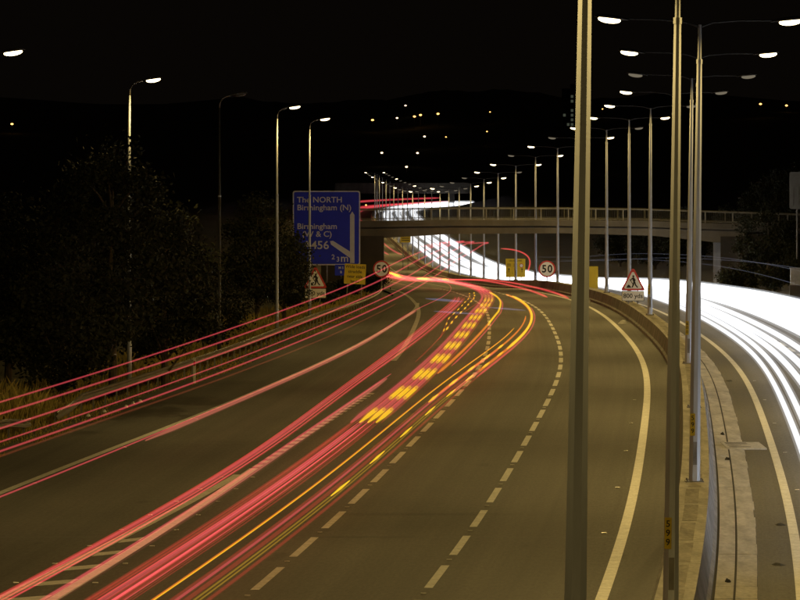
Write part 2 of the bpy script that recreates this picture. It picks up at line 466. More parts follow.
# ------------------------------------------------------------------ central barrier
bar = tag(empty('concrete_barrier'), 'long stepped concrete barrier between the two carriageways carrying the lamp posts', 'barrier')
PROF = [(-0.62, -0.1), (-0.62, 0.16), (-0.52, 0.24), (-0.38, 0.85), (0.38, 0.85), (0.52, 0.24), (0.6, 0.16), (0.6, -0.1)]
Y = 20.0
while Y < 700:
    L = 6.0 if Y < 420 else 12.0
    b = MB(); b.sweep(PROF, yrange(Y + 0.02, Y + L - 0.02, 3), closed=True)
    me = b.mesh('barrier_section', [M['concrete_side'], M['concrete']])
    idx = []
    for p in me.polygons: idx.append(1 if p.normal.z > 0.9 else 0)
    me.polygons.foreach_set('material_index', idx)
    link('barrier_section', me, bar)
    if Y < 330:
        b = MB(); w0 = random.uniform(-0.03, 0.03)
        b.ribbon(-0.17 + w0, 0.17 + w0, yrange(Y + 0.3, Y + L - 0.3, 3), 0.855); b.build('infill_strip', M['concrete_infill'], bar)
    Y += L
b = MB(); b.sweep(PROF, yrange(700, 2140, 20), closed=True); b.build('far_barrier_run', M['concrete'], bar)

# ------------------------------------------------------------------ text
_tm = {}


def text_mesh(s, size, mname, align='CENTER', extrude=0.004, bold=0.014):
    key = (s, size, mname, align)
    if key in _tm: return _tm[key]
    c = bpy.data.curves.new('lettering', 'FONT'); c.body = s; c.size = size; c.align_x = align; c.align_y = 'CENTER'; c.extrude = extrude; c.offset = size * bold
    c.resolution_u = 3
    o = bpy.data.objects.new('lettering', c); COL.objects.link(o)
    me = bpy.data.meshes.new_from_object(o.evaluated_get(bpy.context.evaluated_depsgraph_get()))
    bpy.data.objects.remove(o)
    me.name = 'lettering'; me.materials.clear(); me.materials.append(M[mname])
    me.transform(Matrix.Rotation(R(90), 4, 'X'))
    _tm[key] = me
    return me


# ------------------------------------------------------------------ lamp posts on the barrier
# photometric web of a road lantern: strong throw along the road, little to the back
IES = bpy.data.texts.new('road_lantern_web')
IES.write("IESNA:LM-63-1995\nTILT=NONE\n1 1000 0.1415 10 6 1 2 0 0 0\n1 1 100\n"
          "0 10 20 30 40 50 60 70 80 90\n0 40 65 90 135 180\n"
          "20 17 30 54 84 90 42 8 2 0\n"
          "20 19 34 64 100 112 80 26 10 5\n"
          "20 18 32 62 108 160 170 110 42 12\n"
          "20 14 17 24 36 56 90 120 60 22\n"
          "20 15 19 24 30 30 24 14 10 6\n"
          "20 17 24 33 38 36 28 16 6 0\n")


def light(parent, loc, power, side):
    L = bpy.data.lights.new('lamp_light', 'POINT'); L.energy = power; L.color = LAMP_COLOR
    L.shadow_soft_size = 0.1
    L.use_nodes = True
    n, l = L.node_tree.nodes, L.node_tree.links
    e = n['Emission']; t = n.new('ShaderNodeTexIES'); t.mode = 'INTERNAL'; t.ies = IES
    l.new(t.outputs[0], e.inputs['Strength'])
    lo = bpy.data.objects.new('lamp_light', L); COL.objects.link(lo); lo.location = loc; lo.rotation_euler = (0, 0, R(90 * side))
    lo.parent = parent
    return lo


def head_meshes(sx):
    """street lantern seen from below: tapered shell and a glass bowl, long axis along x"""
    sh = MB(); xs = [-0.42, -0.36, -0.1, 0.2, 0.4, 0.46]; ws = [0.05, 0.09, 0.15, 0.16, 0.11, 0.03]; hs = [0.03, 0.06, 0.1, 0.11, 0.08, 0.02]
    for x, w, h in zip(xs, ws, hs):
        for k in range(8):
            a = math.pi * k / 7
            sh.v.append((sx * x, -w * math.cos(a), h * math.sin(a)))
    for i in range(5):
        for k in range(7):
            sh.f.append((i * 8 + k, i * 8 + k + 1, i * 8 + 9 + k, i * 8 + 8 + k)); sh.m.append(0)
        sh.f.append((i * 8, i * 8 + 8, i * 8 + 15, i * 8 + 7)); sh.m.append(0)
    le = MB(); nr, nk = 9, 12
    for i in range(nr):
        a0 = math.pi * i / (nr - 1)
        for k in range(nk):
            a = 2 * math.pi * k / nk; rr = max(0.02, math.sin(a0))
            le.v.append((sx * (0.08 - 0.30 * math.cos(a0)), 0.16 * rr * math.cos(a), -0.035 + 0.095 * rr * math.sin(a)))
    for i in range(nr - 1):
        for k in range(nk):
            j = (k + 1) % nk
            le.f.append((i * nk + k, i * nk + j, i * nk + nk + j, i * nk + nk + k)); le.m.append(0)
    return sh, le


HEADS = {}
for sx in (-1, 1):
    sh, le = head_meshes(sx)
    HEADS[sx] = (sh.mesh('lamp_head', M['head'], True), le.mesh('lens', M['lens'], True), le.mesh('lens', M['lens_dim'], True))
ARM = 2.28; LH = 12.03


def column_mesh():
    m = MB(); zs = [0, 0.02, 4, 8, LH - 1.05, LH - 1.04, LH - 0.1]; rs = [0.145, 0.145, 0.115, 0.085, 0.066, 0.05, 0.045]
    m.tube([(0, 0, z) for z in zs], [r / math.cos(math.pi / 8) for r in rs], 8, phase=0.5)
    return m.mesh('column', M['galv'])
def plate_mesh():
    m = MB(); m.box(-0.24, 0.24, -0.24, 0.24, 0, 0.03)
    for sx in (-1, 1):
        for sy in (-1, 1): m.box(sx * 0.19 - 0.025, sx * 0.19 + 0.025, sy * 0.19 - 0.025, sy * 0.19 + 0.025, 0.03, 0.09)
    return m.mesh('base_plate', M['galv_dark'])
def arm_mesh(sx):
    m = MB()
    m.tube([(0, 0, LH - 0.16), (sx * 0.35, 0, LH - 0.04), (sx * 1.0, 0, LH + 0.02), (sx * (ARM - 0.38), 0, LH + 0.03)], [0.035, 0.03, 0.026, 0.024], 6)
    return m.mesh('bracket_arm', M['arm'])
def collar_mesh():
    m = MB(); m.tube([(0, 0, LH - 1.12), (0, 0, LH - 1.0)], 0.085, 8, phase=0.5); return m.mesh('collar', M['galv'])
def door_mesh():
    m = MB(); m.box(-0.05, 0.05, -0.152, -0.13, 0.45, 1.05); return m.mesh('service_door', M['galv_dark'])
def band_mesh():
    m = MB(); m.tube([(0, 0, 1.13), (0, 0, 1.15)], 0.155, 8, phase=0.5); return m.mesh('strap', M['galv'])


CM, PM, KM, DM, SM = column_mesh(), plate_mesh(), collar_mesh(), door_mesh(), band_mesh()
AM = {s: arm_mesh(s) for s in (-1, 1)}
_pl = MB(); _pl.box(-0.065, 0.065, -0.008, 0.0, -0.29, 0.29); PLATE = _pl.mesh('number_plate', M['plate_yellow'])
LIT = {0: (1, 1), 1: (1, 1), 2: (1, 1), 3: (1, 1), 4: (0, 0), 5: (1, 0), 6: (1, 0), 7: (1, 1), 8: (1, 0), 9: (0, 1), 10: (1, 1), 11: (0, 1), 12: (1, 1), 13: (1, 0), 14: (1, 0), 15: (1, 1),
       16: (0, 1), 17: (0, 0), 18: (0, 1), 19: (0, 0)}
LEAN = {1: 0.9, 2: 0.68, 3: 0.68, 4: 0.75, 5: 0.75, 6: 0.25, 7: 0.2}
POST_Y = [14.0, 53.5, 92.5, 130.5, 170, 209, 248, 288, 327, 366, 405, 444, 483, 522, 561, 600, 639] + [678 + 39 * i for i in range(17)]
# indices in LIT: 1 is the nearest visible post
LIT = {1: (1, 1), 2: (1, 1), 3: (1, 1), 4: (1, 1), 5: (0, 0), 6: (1, 0), 7: (1, 0), 8: (1, 1), 9: (1, 0), 10: (0, 1), 11: (1, 1), 12: (0, 1), 13: (1, 1), 14: (1, 0), 15: (0, 1), 16: (0, 1)}
for i, Yp in enumerate(POST_Y):
    far = Yp > 660
    t = empty('lamp_post', P(Yp, 0, 0.85))
    lean = LEAN.get(i, random.uniform(-0.2, 0.3))
    t.rotation_euler = (0, R(lean), 0)
    link('column', CM, t)
    if not far:
        link('base_plate', PM, t); link('collar', KM, t); link('service_door', DM, t); link('strap', SM, t)
    for s_i, sx in enumerate((-1, 1)):
        link('bracket_arm', AM[sx], t)
        lit = LIT.get(i, ((i % 3 == 0), (i % 4 == 1)))[s_i]
        hd = link('lamp_head', HEADS[sx][0], t, (sx * ARM, 0, LH + 0.03)); hd.rotation_euler = (0, R(-6 * sx), 0)
        link('lens', HEADS[sx][1 if lit else 2], hd)
        if Yp < 720: light(hd, (sx * 0.1, 0, -0.24), LAMP_POWER, sx)  # dim heads are given full light as well, to even out the road
        elif i % 2 == 1: light(hd, (sx * 0.1, 0, -0.24), LAMP_POWER * 1.8, sx)
    if Yp < 300:
        pl = link('number_plate', PLATE, t, (-0.07, -0.155, 1.5)); pl.rotation_euler = (0, 0, R(-14))
        digits = '599' if Yp < 150 else '600'
        for k, ch in enumerate(digits):
            link('digit', text_mesh(ch, 0.17, 'black'), pl, (0, -0.012, 0.17 - 0.17 * k))
    if i == 0: lab = 'lamp post beside the viewpoint whose lamps light the nearest grey post'
    elif i == 1: lab = 'thick grey eight sided lamp post nearest the camera, running out of frame'
    elif i == 2: lab = 'grey lamp post with yellow 599 plate whose base is cut off by the bottom edge'
    elif i == 3: lab = 'grey lamp post with yellow 599 plate standing on the barrier beside the drain cover'
    elif i == 4: lab = 'lamp post hidden behind the 599 post, its two bright lamps showing either side'
    elif i == 5: lab = 'lamp post with two dim lamp heads, third base up the barrier from the drain cover'
    else: lab = '%s lamp post counted from the camera along the concrete barrier, with two short arms' % ORD[i - 1]
    tag(t, lab, 'lamp post', 'double arm lamp posts on the central barrier')

# ------------------------------------------------------------------ single arm lamp posts on the left verge
def verge_post(Yp, o, label, H=12.6, lit=True, light_on=True):
    x = med(Yp) + o; z = ground_z(x, Yp)
    H = 12.55 + zr(Yp) - z
    t = empty('verge_lamp_post', (x, Yp, z))
    m = MB(); m.tube([(0, 0, -0.3), (0, 0, 1.8), (0, 0, 1.82), (0, 0, H * 0.62), (0, 0, H * 0.62 + 0.02), (0, 0, H - 0.55)], [0.1, 0.1, 0.078, 0.072, 0.055, 0.05], 10); m.build('column', M['galv'] if lit else M['arm'], t, True)  # column of the unlit post is darkened in its colour to pass for shade
    m = MB(); m.tube([(0, 0, H - 0.56), (0.02, 0, H - 0.35), (0.1, 0, H - 0.15), (0.28, 0, H - 0.02), (0.55, 0, H + 0.05)], 0.035, 8); m.build('bracket_arm', M['galv_dark'], t, True)
    m = MB(); m.tube([(0, 0, H * 0.62 - 0.04), (0, 0, H * 0.62 + 0.04)], 0.085, 10); m.build('collar', M['galv'], t)
    hd = link('lamp_head', HEADS[1][0], t, (0.9, 0, H + 0.1)); hd.rotation_euler = (0, R(-8), 0)
    ln = link('lens', HEADS[1][1] if lit else HEADS[1][2].copy(), hd)
    if not lit: ln.data.materials[0] = M['glass_off']
    if light_on: light(hd, (0.1, 0, -0.24), LAMP_POWER * 0.42, 1)
    tag(t, label, 'lamp post', 'single arm lamp posts on the left verge')


for Yp, o, lab in ((157, -22.4, 'verge lamp post whose lit lamp shows at the far left edge of the picture'),
                   (205, -22.95, 'tall slim verge lamp post rising out of the large leafy tree at left'),
                   (240, -21.95, 'dark unlit verge lamp post between the two clumps of leafy trees'),
                   (277, -21.0, 'slim verge lamp post left of the one crossing the blue sign'),
                   (317, -20.6, 'slim verge lamp post standing in front of the blue direction sign')):
    verge_post(Yp, o, lab, lit=(Yp != 240), light_on=(Yp != 240))

# ------------------------------------------------------------------ guard rail on the left verge
def guard_rail(f, Y0, Y1, label, ramp):
    t = empty('guard_rail')
    wprof = [(0.0, -0.15), (0.05, -0.13), (0.05, -0.06), (0.0, -0.02), (0.0, 0.02), (0.05, 0.06), (0.05, 0.13), (0.0, 0.15), (-0.012, 0.15), (0.036, 0.125), (0.036, 0.065), (-0.014, 0.02), (-0.014, -0.02), (0.036, -0.065), (0.036, -0.125), (-0.012, -0.15)]
    def hh(Y):
        if ramp == 'end': return 0.68 * min(1, max(0.6, (Y1 - Y) / 5))
        if ramp == 'start': return 0.68 * min(1, max(0.45, (Y - Y0) / 5))
        return 0.68
    Y = Y0
    while Y < Y1 - 0.1:
        Ye = min(Y + 3.2, Y1)
        b = MB(); n0 = 0
        for y in (Y, Ye):
            for (o, h) in wprof: b.v.append(P(y, f(y) + o, h + hh(y) - 0.05))
        k = len(wprof)
        for j in range(k): b.f.append((j, (j + 1) % k, k + (j + 1) % k, k + j)); b.m.append(0)
        b.build('rail_section', M['rail'], t)
        b = MB(); b.box(-0.03, 0.03, -0.05, 0.05, -0.7, hh(Y + 0.2) + 0.08)
        po = b.build('post', M['galv_dark'], t); po.location = P(Y + 0.2, f(Y + 0.2) - 0.06, 0)
        Y += 3.2
    tag(t, label, 'guard rail', 'steel guard rails on the left verge')


RAILF = slut(10, (40, -25.0), (100, -24.1), (161, -22.8), (202, -21.8), (260, -20.45), (303, -19.3), (350, -17.6), (430, -15.9), (470, -15.8))
guard_rail(RAILF, 92, 170, 'short steel guard rail ending in the dry grass at the left edge', 'end')
guard_rail(lambda Y: RAILF(Y), 176, 420, 'long steel guard rail running along the left verge to the road signs', 'start')
mk = empty('marker_post', P(212, -20.9, -0.1))
b = MB(); b.box(-0.05, 0.05, -0.05, 0.05, 0, 1.1); b.build('post', M['white'], mk)
b = MB(); b.box(-0.04, 0.04, -0.058, -0.05, 0.75, 0.95); b.build('reflector', M['red'], mk)
tag(mk, 'small white marker post with reflector beside the long guard rail', 'marker post')

# ------------------------------------------------------------------ road signs
def disc_mesh(r0, r1, y0, y1, mname, n=40):
    m = MB()
    for y in (y0, y1):
        for r in (r0, r1):
            for k in range(n):
                a = 2 * math.pi * k / n; m.v.append((r * math.cos(a), y, r * math.sin(a)))
    for k in range(n):
        j = (k + 1) % n
        if r0 > 0:
            m.f.append((k, j, n + j, n + k)); m.f.append((2 * n + k, 3 * n + k, 3 * n + j, 2 * n + j)); m.f.append((k, 2 * n + k, 2 * n + j, j)); m.m += [0, 0, 0]
        m.f.append((n + k, n + j, 3 * n + j, 3 * n + k)); m.m.append(0)
    if r0 == 0:
        m.f.append(tuple(n + k for k in range(n))); m.f.append(tuple(3 * n + k for k in reversed(range(n)))); m.m += [0, 0]
    return m.mesh('disc', M[mname])


def poly_mesh(name, pts, y0, y1, mname):
    m = MB(); n = len(pts)
    m.v = [(x, y0, z) for x, z in pts] + [(x, y1, z) for x, z in pts]
    m.f = [tuple(range(n)), tuple(reversed(range(n, 2 * n)))] + [(k, n + k, n + (k + 1) % n, (k + 1) % n) for k in range(n)]
    m.m = [0] * len(m.f)
    return m.mesh(name, M[mname])


def rrect(w, h, r, n=5):
    pts = []
    for cx, cz, a0 in ((w / 2 - r, h / 2 - r, 0), (-w / 2 + r, h / 2 - r, 90), (-w / 2 + r, -h / 2 + r, 180), (w / 2 - r, -h / 2 + r, 270)):
        for k in range(n + 1):
            a = R(a0 + 90 * k / n); pts.append((cx + r * math.cos(a), cz + r * math.sin(a)))
    return pts


def posts(t, xs, z_low, z_top, r=0.045, y=0.06):
    for x in xs:
        m = MB(); m.tube([(x, y, z_low), (x, y, z_top)], r, 8); m.build('post', M['galv_dark'], t)


def speed_sign(Yp, x, zc, d, label, zbase):
    t = empty('speed_limit_sign', (x, Yp, zc))
    link('face', disc_mesh(0, d / 2 * 0.97, 0.0, 0.03, 'white'), t)
    link('red_ring', disc_mesh(d / 2 * 0.83, d / 2, -0.008, 0.035, 'red'), t)
    for k, ch in enumerate('50'):
        o = link('digit', text_mesh(ch, d * 0.62, 'black', bold=0.03), t, ((-0.165 + 0.34 * k) * d, -0.008, -0.01 * d))
        o.scale = (0.92, 1, 1)
    posts(t, (0,), zbase - zc, 0.25, 0.06)
    tag(t, label, 'road sign', 'round fifty limit signs')
    return t


def roadworks_sign(Yp, x, zc, s, label, zbase):
    t = empty('roadworks_sign', (x, Yp, zc))
    h = s * 0.88
    def tri(k): return [(-s / 2 * k, -h / 3 * k), (-s / 2 * k * 0.9, -h / 3 * k - 0.05 * s * k), (s / 2 * k * 0.9, -h / 3 * k - 0.05 * s * k), (s / 2 * k, -h / 3 * k), (0.05 * s * k, h * 2 / 3 * k), (-0.05 * s * k, h * 2 / 3 * k)]
    link('red_border', poly_mesh('red_border', tri(1.0), 0.0, 0.03, 'red'), t)
    link('face', poly_mesh('face', tri(0.76), -0.006, 0.0, 'white'), t)
    sc = s / 1.5
    fig = empty('digging_figure', (0, -0.01, 0), parent=t)
    def bit(pts): m = poly_mesh('limb', [(x * sc, z * sc) for x, z in pts], -0.008, -0.002, 'black'); link('limb', m, fig)
    bit([(0.02 + 0.07 * math.cos(a * 0.7), 0.40 + 0.07 * math.sin(a * 0.7)) for a in range(9)])
    bit([(-0.08, 0.30), (0.06, 0.34), (0.17, 0.16), (0.13, 0.04), (0.02, 0.04)])
    bit([(0.02, 0.05), (0.12, 0.07), (0.06, -0.16), (-0.02, -0.32), (-0.10, -0.32), (-0.03, -0.14)])
    bit([(0.07, 0.07), (0.15, 0.04), (0.20, -0.14), (0.33, -0.30), (0.26, -0.34), (0.11, -0.16)])
    bit([(-0.07, 0.30), (-0.02, 0.26), (-0.14, 0.10), (-0.19, 0.13)])
    bit([(-0.22, 0.20), (-0.19, 0.22), (0.02, -0.12), (-0.02, -0.14)])
    bit([(-0.44, -0.34), (-0.36, -0.2), (-0.27, -0.12), (-0.19, -0.2), (-0.1, -0.34)])
    pw, ph = 0.92 * s, 0.40 * s
    pz = -h / 3 - 0.05 * s - ph / 2 - 0.03 * s
    pl = link('distance_plate', poly_mesh('distance_plate', rrect(pw, ph, 0.04), 0.0, 0.03, 'white'), t, (0, 0, pz))
    link('black_border', poly_mesh('black_border', rrect(pw + 0.05, ph + 0.05, 0.05), 0.004, 0.026, 'black'), pl)
    link('lettering', text_mesh('800 yds', 0.27 * s, 'black'), pl, (0, -0.006, -0.01))
    posts(t, (-0.2 * s, 0.2 * s), zbase - zc, h * 0.3, 0.035)
    tag(t, label, 'road sign', 'roadworks warning signs')


def at(px, py, Y): return ((px - 400) * Y / FPX, Y, CAM_H - (py - 162) * Y / FPX)


x, _, z = at(547, 269, 458); speed_sign(458, x, z, 1.55, 'round 50 speed limit sign with red ring above the central barrier', zr(458) + 0.8)
x, _, z = at(381.5, 269, 428); speed_sign(428, x, z, 1.45, 'round 50 speed limit sign beside the bridge abutment on the left verge', zr(428) - 0.3)
x, _, z = at(633, 282.5, 321); roadworks_sign(321, x, z, 1.5, 'red triangle roadworks sign with 800 yds plate on the central barrier', zr(321) + 0.8)
x, _, z = at(315.5, 280.5, 335); roadworks_sign(335, x, z, 1.5, 'red triangle roadworks sign with 800 yds plate below the blue sign', ground_z(x, 335) - 0.3)

# yellow wide loads sign
x, _, z = at(355, 274, 352)
t = empty('yellow_sign', (x, 352, z)); t.rotation_euler = (0, R(3), 0)
link('panel', poly_mesh('panel', rrect(1.5, 1.42, 0.03), 0, 0.03, 'yellow'), t)
for k, s in enumerate(('Wide loads', 'straddle', 'near side', 'lanes')):
    link('lettering', text_mesh(s, 0.3, 'black'), t, (0, -0.006, 0.5 - 0.34 * k))
posts(t, (-0.5, 0.5), ground_z(x, 352) - z - 0.3, 0.4)
tag(t, 'square yellow sign reading wide loads straddle near side lanes', 'road sign')
# yellow lane sign on the barrier
x, _, z = at(515.5, 268, 524)
t = empty('yellow_sign', (x, 524, z))
link('panel', poly_mesh('panel', rrect(2.05, 1.95, 0.04), 0, 0.03, 'yellow'), t)
link('lettering', text_mesh('USE ALL LANES', 0.2, 'black'), t, (0, -0.006, 0.75))
for k in range(3):
    xx = -0.68 + 0.68 * k
    m = MB(); m.box(xx - 0.03, xx + 0.03, -0.01, -0.002, -0.45, -0.12); m.build('arrow_shaft', M['black'], t)
    link('arrow_head', poly_mesh('arrow_head', [(xx - 0.1, -0.17), (xx + 0.1, -0.17), (xx, 0.02)], -0.01, -0.002, 'black'), t)
    if k < 2:
        for q in range(2): m = MB(); m.box(xx - 0.2, xx + 0.2, -0.01, -0.002, 0.2 + 0.17 * q, 0.27 + 0.17 * q); m.build('lettering', M['black'], t)
dd = link('limit_disc', disc_mesh(0, 0.2, -0.01, 0, 'white'), t, (0.62, 0, 0.25)); link('red_ring', disc_mesh(0.16, 0.215, -0.016, 0, 'red'), dd)
posts(t, (-0.6, 0.6), zr(524) + 0.75 - z, 0.5)
tag(t, 'yellow lane sign with three black arrows and a small round limit disc', 'road sign')
# yellow sign half hidden behind the near post
x, _, z = at(587, 277.5, 402)
t = empty('yellow_sign', (x, 402, z))
link('panel', poly_mesh('panel', rrect(1.78, 1.8, 0.03), 0, 0.03, 'yellow'), t)
posts(t, (-0.45, 0.45), zr(402) + 0.75 - z, 0.5)
tag(t, 'yellow sign on the barrier half hidden behind the nearest lamp post', 'road sign')
# small yellow sign beyond the bridge
x, _, z = at(405.5, 238.5, 800)
t = empty('yellow_sign', (x, 800, z))
link('panel', poly_mesh('panel', rrect(1.65, 1.3, 0.03), 0, 0.03, 'yellow'), t)
for k in range(3): m = MB(); m.box(-0.6, 0.6, -0.01, -0.002, 0.3 - 0.33 * k, 0.42 - 0.33 * k); m.build('lettering', M['black'], t)
posts(t, (-0.4, 0.4), zr(800) + 0.3 - z, 0.3)
tag(t, 'small yellow sign seen through the bridge opening', 'road sign')

# big blue direction sign
YS = 404.0
x, _, z = at(326.5, 228, YS)
t = empty('direction_sign', (x, YS, z))
sw, sh_ = 67.5 * YS / FPX, 74.5 * YS / FPX
link('white_border', poly_mesh('white_border', rrect(sw, sh_, 0.2), 0, 0.05, 'white'), t)
link('blue_panel', poly_mesh('blue_panel', rrect(sw - 0.2, sh_ - 0.2, 0.14), -0.01, 0, 'blue'), t)
u = YS / FPX
for s, lx, py, size in (('The NORTH', 297, 200, 0.64), ('Birmingham (N)', 297, 207.8, 0.64), ('Birmingham', 297, 226.5, 0.64), ('(W & C)', 302, 234.3, 0.64), ('A456', 303, 245.5, 0.92)):
    lo = link('lettering', text_mesh(s, size, 'white', 'LEFT', 0.006), t, ((lx - 326.5) * u, -0.02, (228 - py) * u)); lo.scale = (1.06, 1, 1.0)
link('lettering', text_mesh('2', 0.55, 'white', 'LEFT'), t, ((331.5 - 326.5) * u, -0.02, (228 - 257.2) * u))
link('lettering', text_mesh('3', 0.55, 'white', 'LEFT'), t, ((336.3 - 326.5) * u, -0.02, (228 - 259.5) * u))
link('lettering', text_mesh('m', 0.85, 'white', 'LEFT'), t, ((340.5 - 326.5) * u, -0.02, (228 - 258.5) * u))
def sp(px, py): return ((px - 326.5) * u, (228 - py) * u)
link('route_arrow', poly_mesh('route_arrow', [sp(350, 263), sp(354.5, 263), sp(354.5, 215), sp(352.3, 211.5), sp(350, 215)], -0.02, -0.011, 'white'), t)
link('exit_arrow', poly_mesh('exit_arrow', [sp(350, 258), sp(350, 251.5), sp(333, 240.8), sp(330, 241.2), sp(331, 244.5)], -0.02, -0.011, 'white'), t)
posts(t, (-1.9, 0, 1.9), ground_z(x, YS) - z - 0.4, 2.4, 0.1, 0.14)
tag(t, 'large blue direction sign with white border reading The NORTH Birmingham (N)', 'road sign')
x, _, z = at(341, 270, 392)
t = empty('small_blue_sign', (x, 392, z))
link('panel', poly_mesh('panel', rrect(0.95, 0.85, 0.05), 0, 0.03, 'blue'), t)
link('lettering', text_mesh('M 5', 0.26, 'white'), t, (0, -0.01, 0.17)); link('lettering', text_mesh('B', 0.26, 'white'), t, (0, -0.01, -0.17))
posts(t, (0,), ground_z(x, 392) - z - 0.3, 0.3)
tag(t, 'small blue plate on a post under the large blue sign', 'road sign')

# sign seen from behind at the right edge, and cabinet
x0, _, zt = at(789.5, 172, 452); _, _, zb = at(789.5, 209, 452)
t = empty('sign_back', (x0 + 1.6, 452, (zt + zb) / 2))
link('panel', poly_mesh('panel', rrect(3.2, zt - zb, 0.18), 0, 0.05, 'sign_back'), t)
for xx in (-1.25, -0.75, 0.2, 1.2):
    m = MB(); m.box(xx - 0.05, xx + 0.05, -0.08, -0.003, -1.4, 0.35 if xx < 0 else 1.4); m.build('stiffener', M['galv_dark'], t)
posts(t, (-0.9, 0.9), ground_z(x0 + 1.6, 452) - (zt + zb) / 2 - 0.3, 1.2, 0.09, 0.15)
tag(t, 'grey road sign cut off by the right edge of the picture', 'road sign')
xc = (796 - 400) * 380 / FPX
zc = CAM_H - (285 - 162) * 380 / FPX
t = empty('roadside_cabinet', (xc, 380, zc))
m = MB(); m.box(-0.42, 0.42, -0.25, 0.25, 0.0, 1.25); m.build('body', M['galv_dark'], t)
m = MB(); m.box(-0.46, 0.46, -0.29, 0.29, 1.25, 1.31); m.build('lid', M['galv_dark'], t)
m = MB(); m.box(-0.36, -0.02, -0.265, -0.25, 0.1, 1.15); m.build('door', M['galv_dark'], t)
m = MB(); m.box(0.02, 0.36, -0.265, -0.25, 0.1, 1.15); m.build('door', M['galv_dark'], t)
m = MB(); m.box(-0.5, 0.5, -0.35, 0.35, min(-0.6, ground_z(xc, 380) - zc - 0.3), 0.0); m.build('plinth', M['abutment'], t)
tag(t, 'grey roadside cabinet on the far right verge', 'cabinet')

# ------------------------------------------------------------------ overbridge
def bpx(px): return (px - 400) * YB / FPX
def bz(py): return CAM_H - (py - 162) * YB / FPX


br = empty('overbridge', (0, YB, 0))
y0, y1 = -7.0, 4.5         # deck from front to back
def topz(x):               # parapet and deck fall gently to both ends
    px = 400 + x * FPX / YB
    return float(np.interp(px, [250, 360, 450, 560, 640, 700, 760, 860], [bz(211.5), bz(209), bz(207.5), bz(207.5), bz(208.5), bz(210.5), bz(212.5), bz(216)]))
xs = [bpx(p) for p in range(320, 811, 10)]
def deckband(name, d0, d1, ya, yb, m, xa=None, xb=None, dfun=None):
    b = MB(); rows = [x for x in xs if (xa is None or x >= xa) and (xb is None or x <= xb)]
    for x in rows:
        zt_ = topz(x) - d0; zb_ = topz(x) - (dfun(x) if dfun else d1)
        b.v += [(x, ya, zb_), (x, ya, zt_), (x, yb, zt_), (x, yb, zb_)]
    for i in range(len(rows) - 1):
        for j in range(4): b.f.append((i * 4 + j, i * 4 + (j + 1) % 4, i * 4 + 4 + (j + 1) % 4, i * 4 + 4 + j)); b.m.append(0)
    e = (len(rows) - 1) * 4
    b.f += [(3, 2, 1, 0), (e, e + 1, e + 2, e + 3)]; b.m += [0, 0]
    return b.build(name, M[m], br)
S = YB / FPX
deckband('edge_beam', 11.5 * S, 17.5 * S, y0, y0 + 0.6, 'bridge_concrete')
deckband('deck_slab', 12.5 * S, 18.6 * S, y0 + 0.6, y1, 'bridge_concrete')
def haunch(x):
    px = 400 + x * FPX / YB
    return float(np.interp(px, [380, 450, 560, 650, 715], [28.5 * S, 25.5 * S, 24.8 * S, 26 * S, 30.5 * S]))
deckband('girder', 18.6 * S, 25 * S, y0 + 0.45, y0 + 1.0, 'bridge_concrete', bpx(350), bpx(745), haunch)
deckband('girder', 18.6 * S, 25 * S, y1 - 1.0, y1 - 0.45, 'bridge_concrete', bpx(350), bpx(745), haunch)
for yy in (y0 + 3.4, y0 + 6.6): deckband('girder', 18.6 * S, 25 * S, yy, yy + 0.5, 'bridge_concrete', bpx(350), bpx(745), haunch)
for yy in (y0 + 0.25, y1 - 0.25):
    deckband('hand_rail', 0.0, 0.09, yy - 0.06, yy + 0.06, 'galv_dark')
    deckband('lower_rail', 0.93, 1.0, yy - 0.04, yy + 0.04, 'galv_dark')
    deckband('mesh_panel', 0.12, 0.9, yy - 0.012, yy + 0.012, 'galv_dark') if False else None
    b = MB()
    for xk in np.arange(bpx(322), bpx(808), 0.17):
        zz = topz(xk); b.box(xk - 0.012, xk + 0.012, yy - 0.012, yy + 0.012, zz - 0.94, zz - 0.06)
    tag(b.build('baluster_infill', M['arm'], br), None, None, None, 'stuff')
    for px in range(323, 808, 27):
        xk = bpx(px); zz = topz(xk)
        b = MB(); b.box(xk - 0.05, xk + 0.05, yy - 0.09, yy + 0.09, zz - 11.7 * S, zz + 0.003); b.build('parapet_post', M['galv_dark'], br)
# abutments
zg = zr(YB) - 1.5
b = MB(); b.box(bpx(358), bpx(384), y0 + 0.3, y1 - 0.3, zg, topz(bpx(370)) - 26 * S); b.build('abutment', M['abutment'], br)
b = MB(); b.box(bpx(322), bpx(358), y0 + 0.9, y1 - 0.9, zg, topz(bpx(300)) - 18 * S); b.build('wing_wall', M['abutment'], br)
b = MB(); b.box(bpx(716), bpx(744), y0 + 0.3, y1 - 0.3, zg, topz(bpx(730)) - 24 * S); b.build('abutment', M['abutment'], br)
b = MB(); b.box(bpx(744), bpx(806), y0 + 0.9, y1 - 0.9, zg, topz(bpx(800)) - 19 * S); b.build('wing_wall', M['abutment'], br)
tag(br, 'concrete road bridge with railings spanning the whole motorway', 'bridge')

# far bridge beyond
YF = 1880.0; SF = YF / FPX
fb = empty('overbridge', (0, YF, 0))
def fz(py): return CAM_H - (py - 162) * SF
xa, xb = (335 - 400) * SF, (470 - 400) * SF
b = MB(); b.box(xa, xb, 0, 9, fz(193.5), fz(188.5)); b.build('deck', M['bridge_concrete'], fb)
b = MB(); b.box(xa, xb, 0.1, 0.4, fz(188.5), fz(183)); b.build('parapet', M['bridge_concrete'], fb)
for px in (346, 452):
    b = MB(); b.box((px - 400) * SF - 1, (px - 400) * SF + 1, 1, 8, zr(YF) - 3, fz(193.5)); b.build('abutment', M['abutment'], fb)
tag(fb, 'distant pale concrete bridge above the far bend of the motorway', 'bridge')

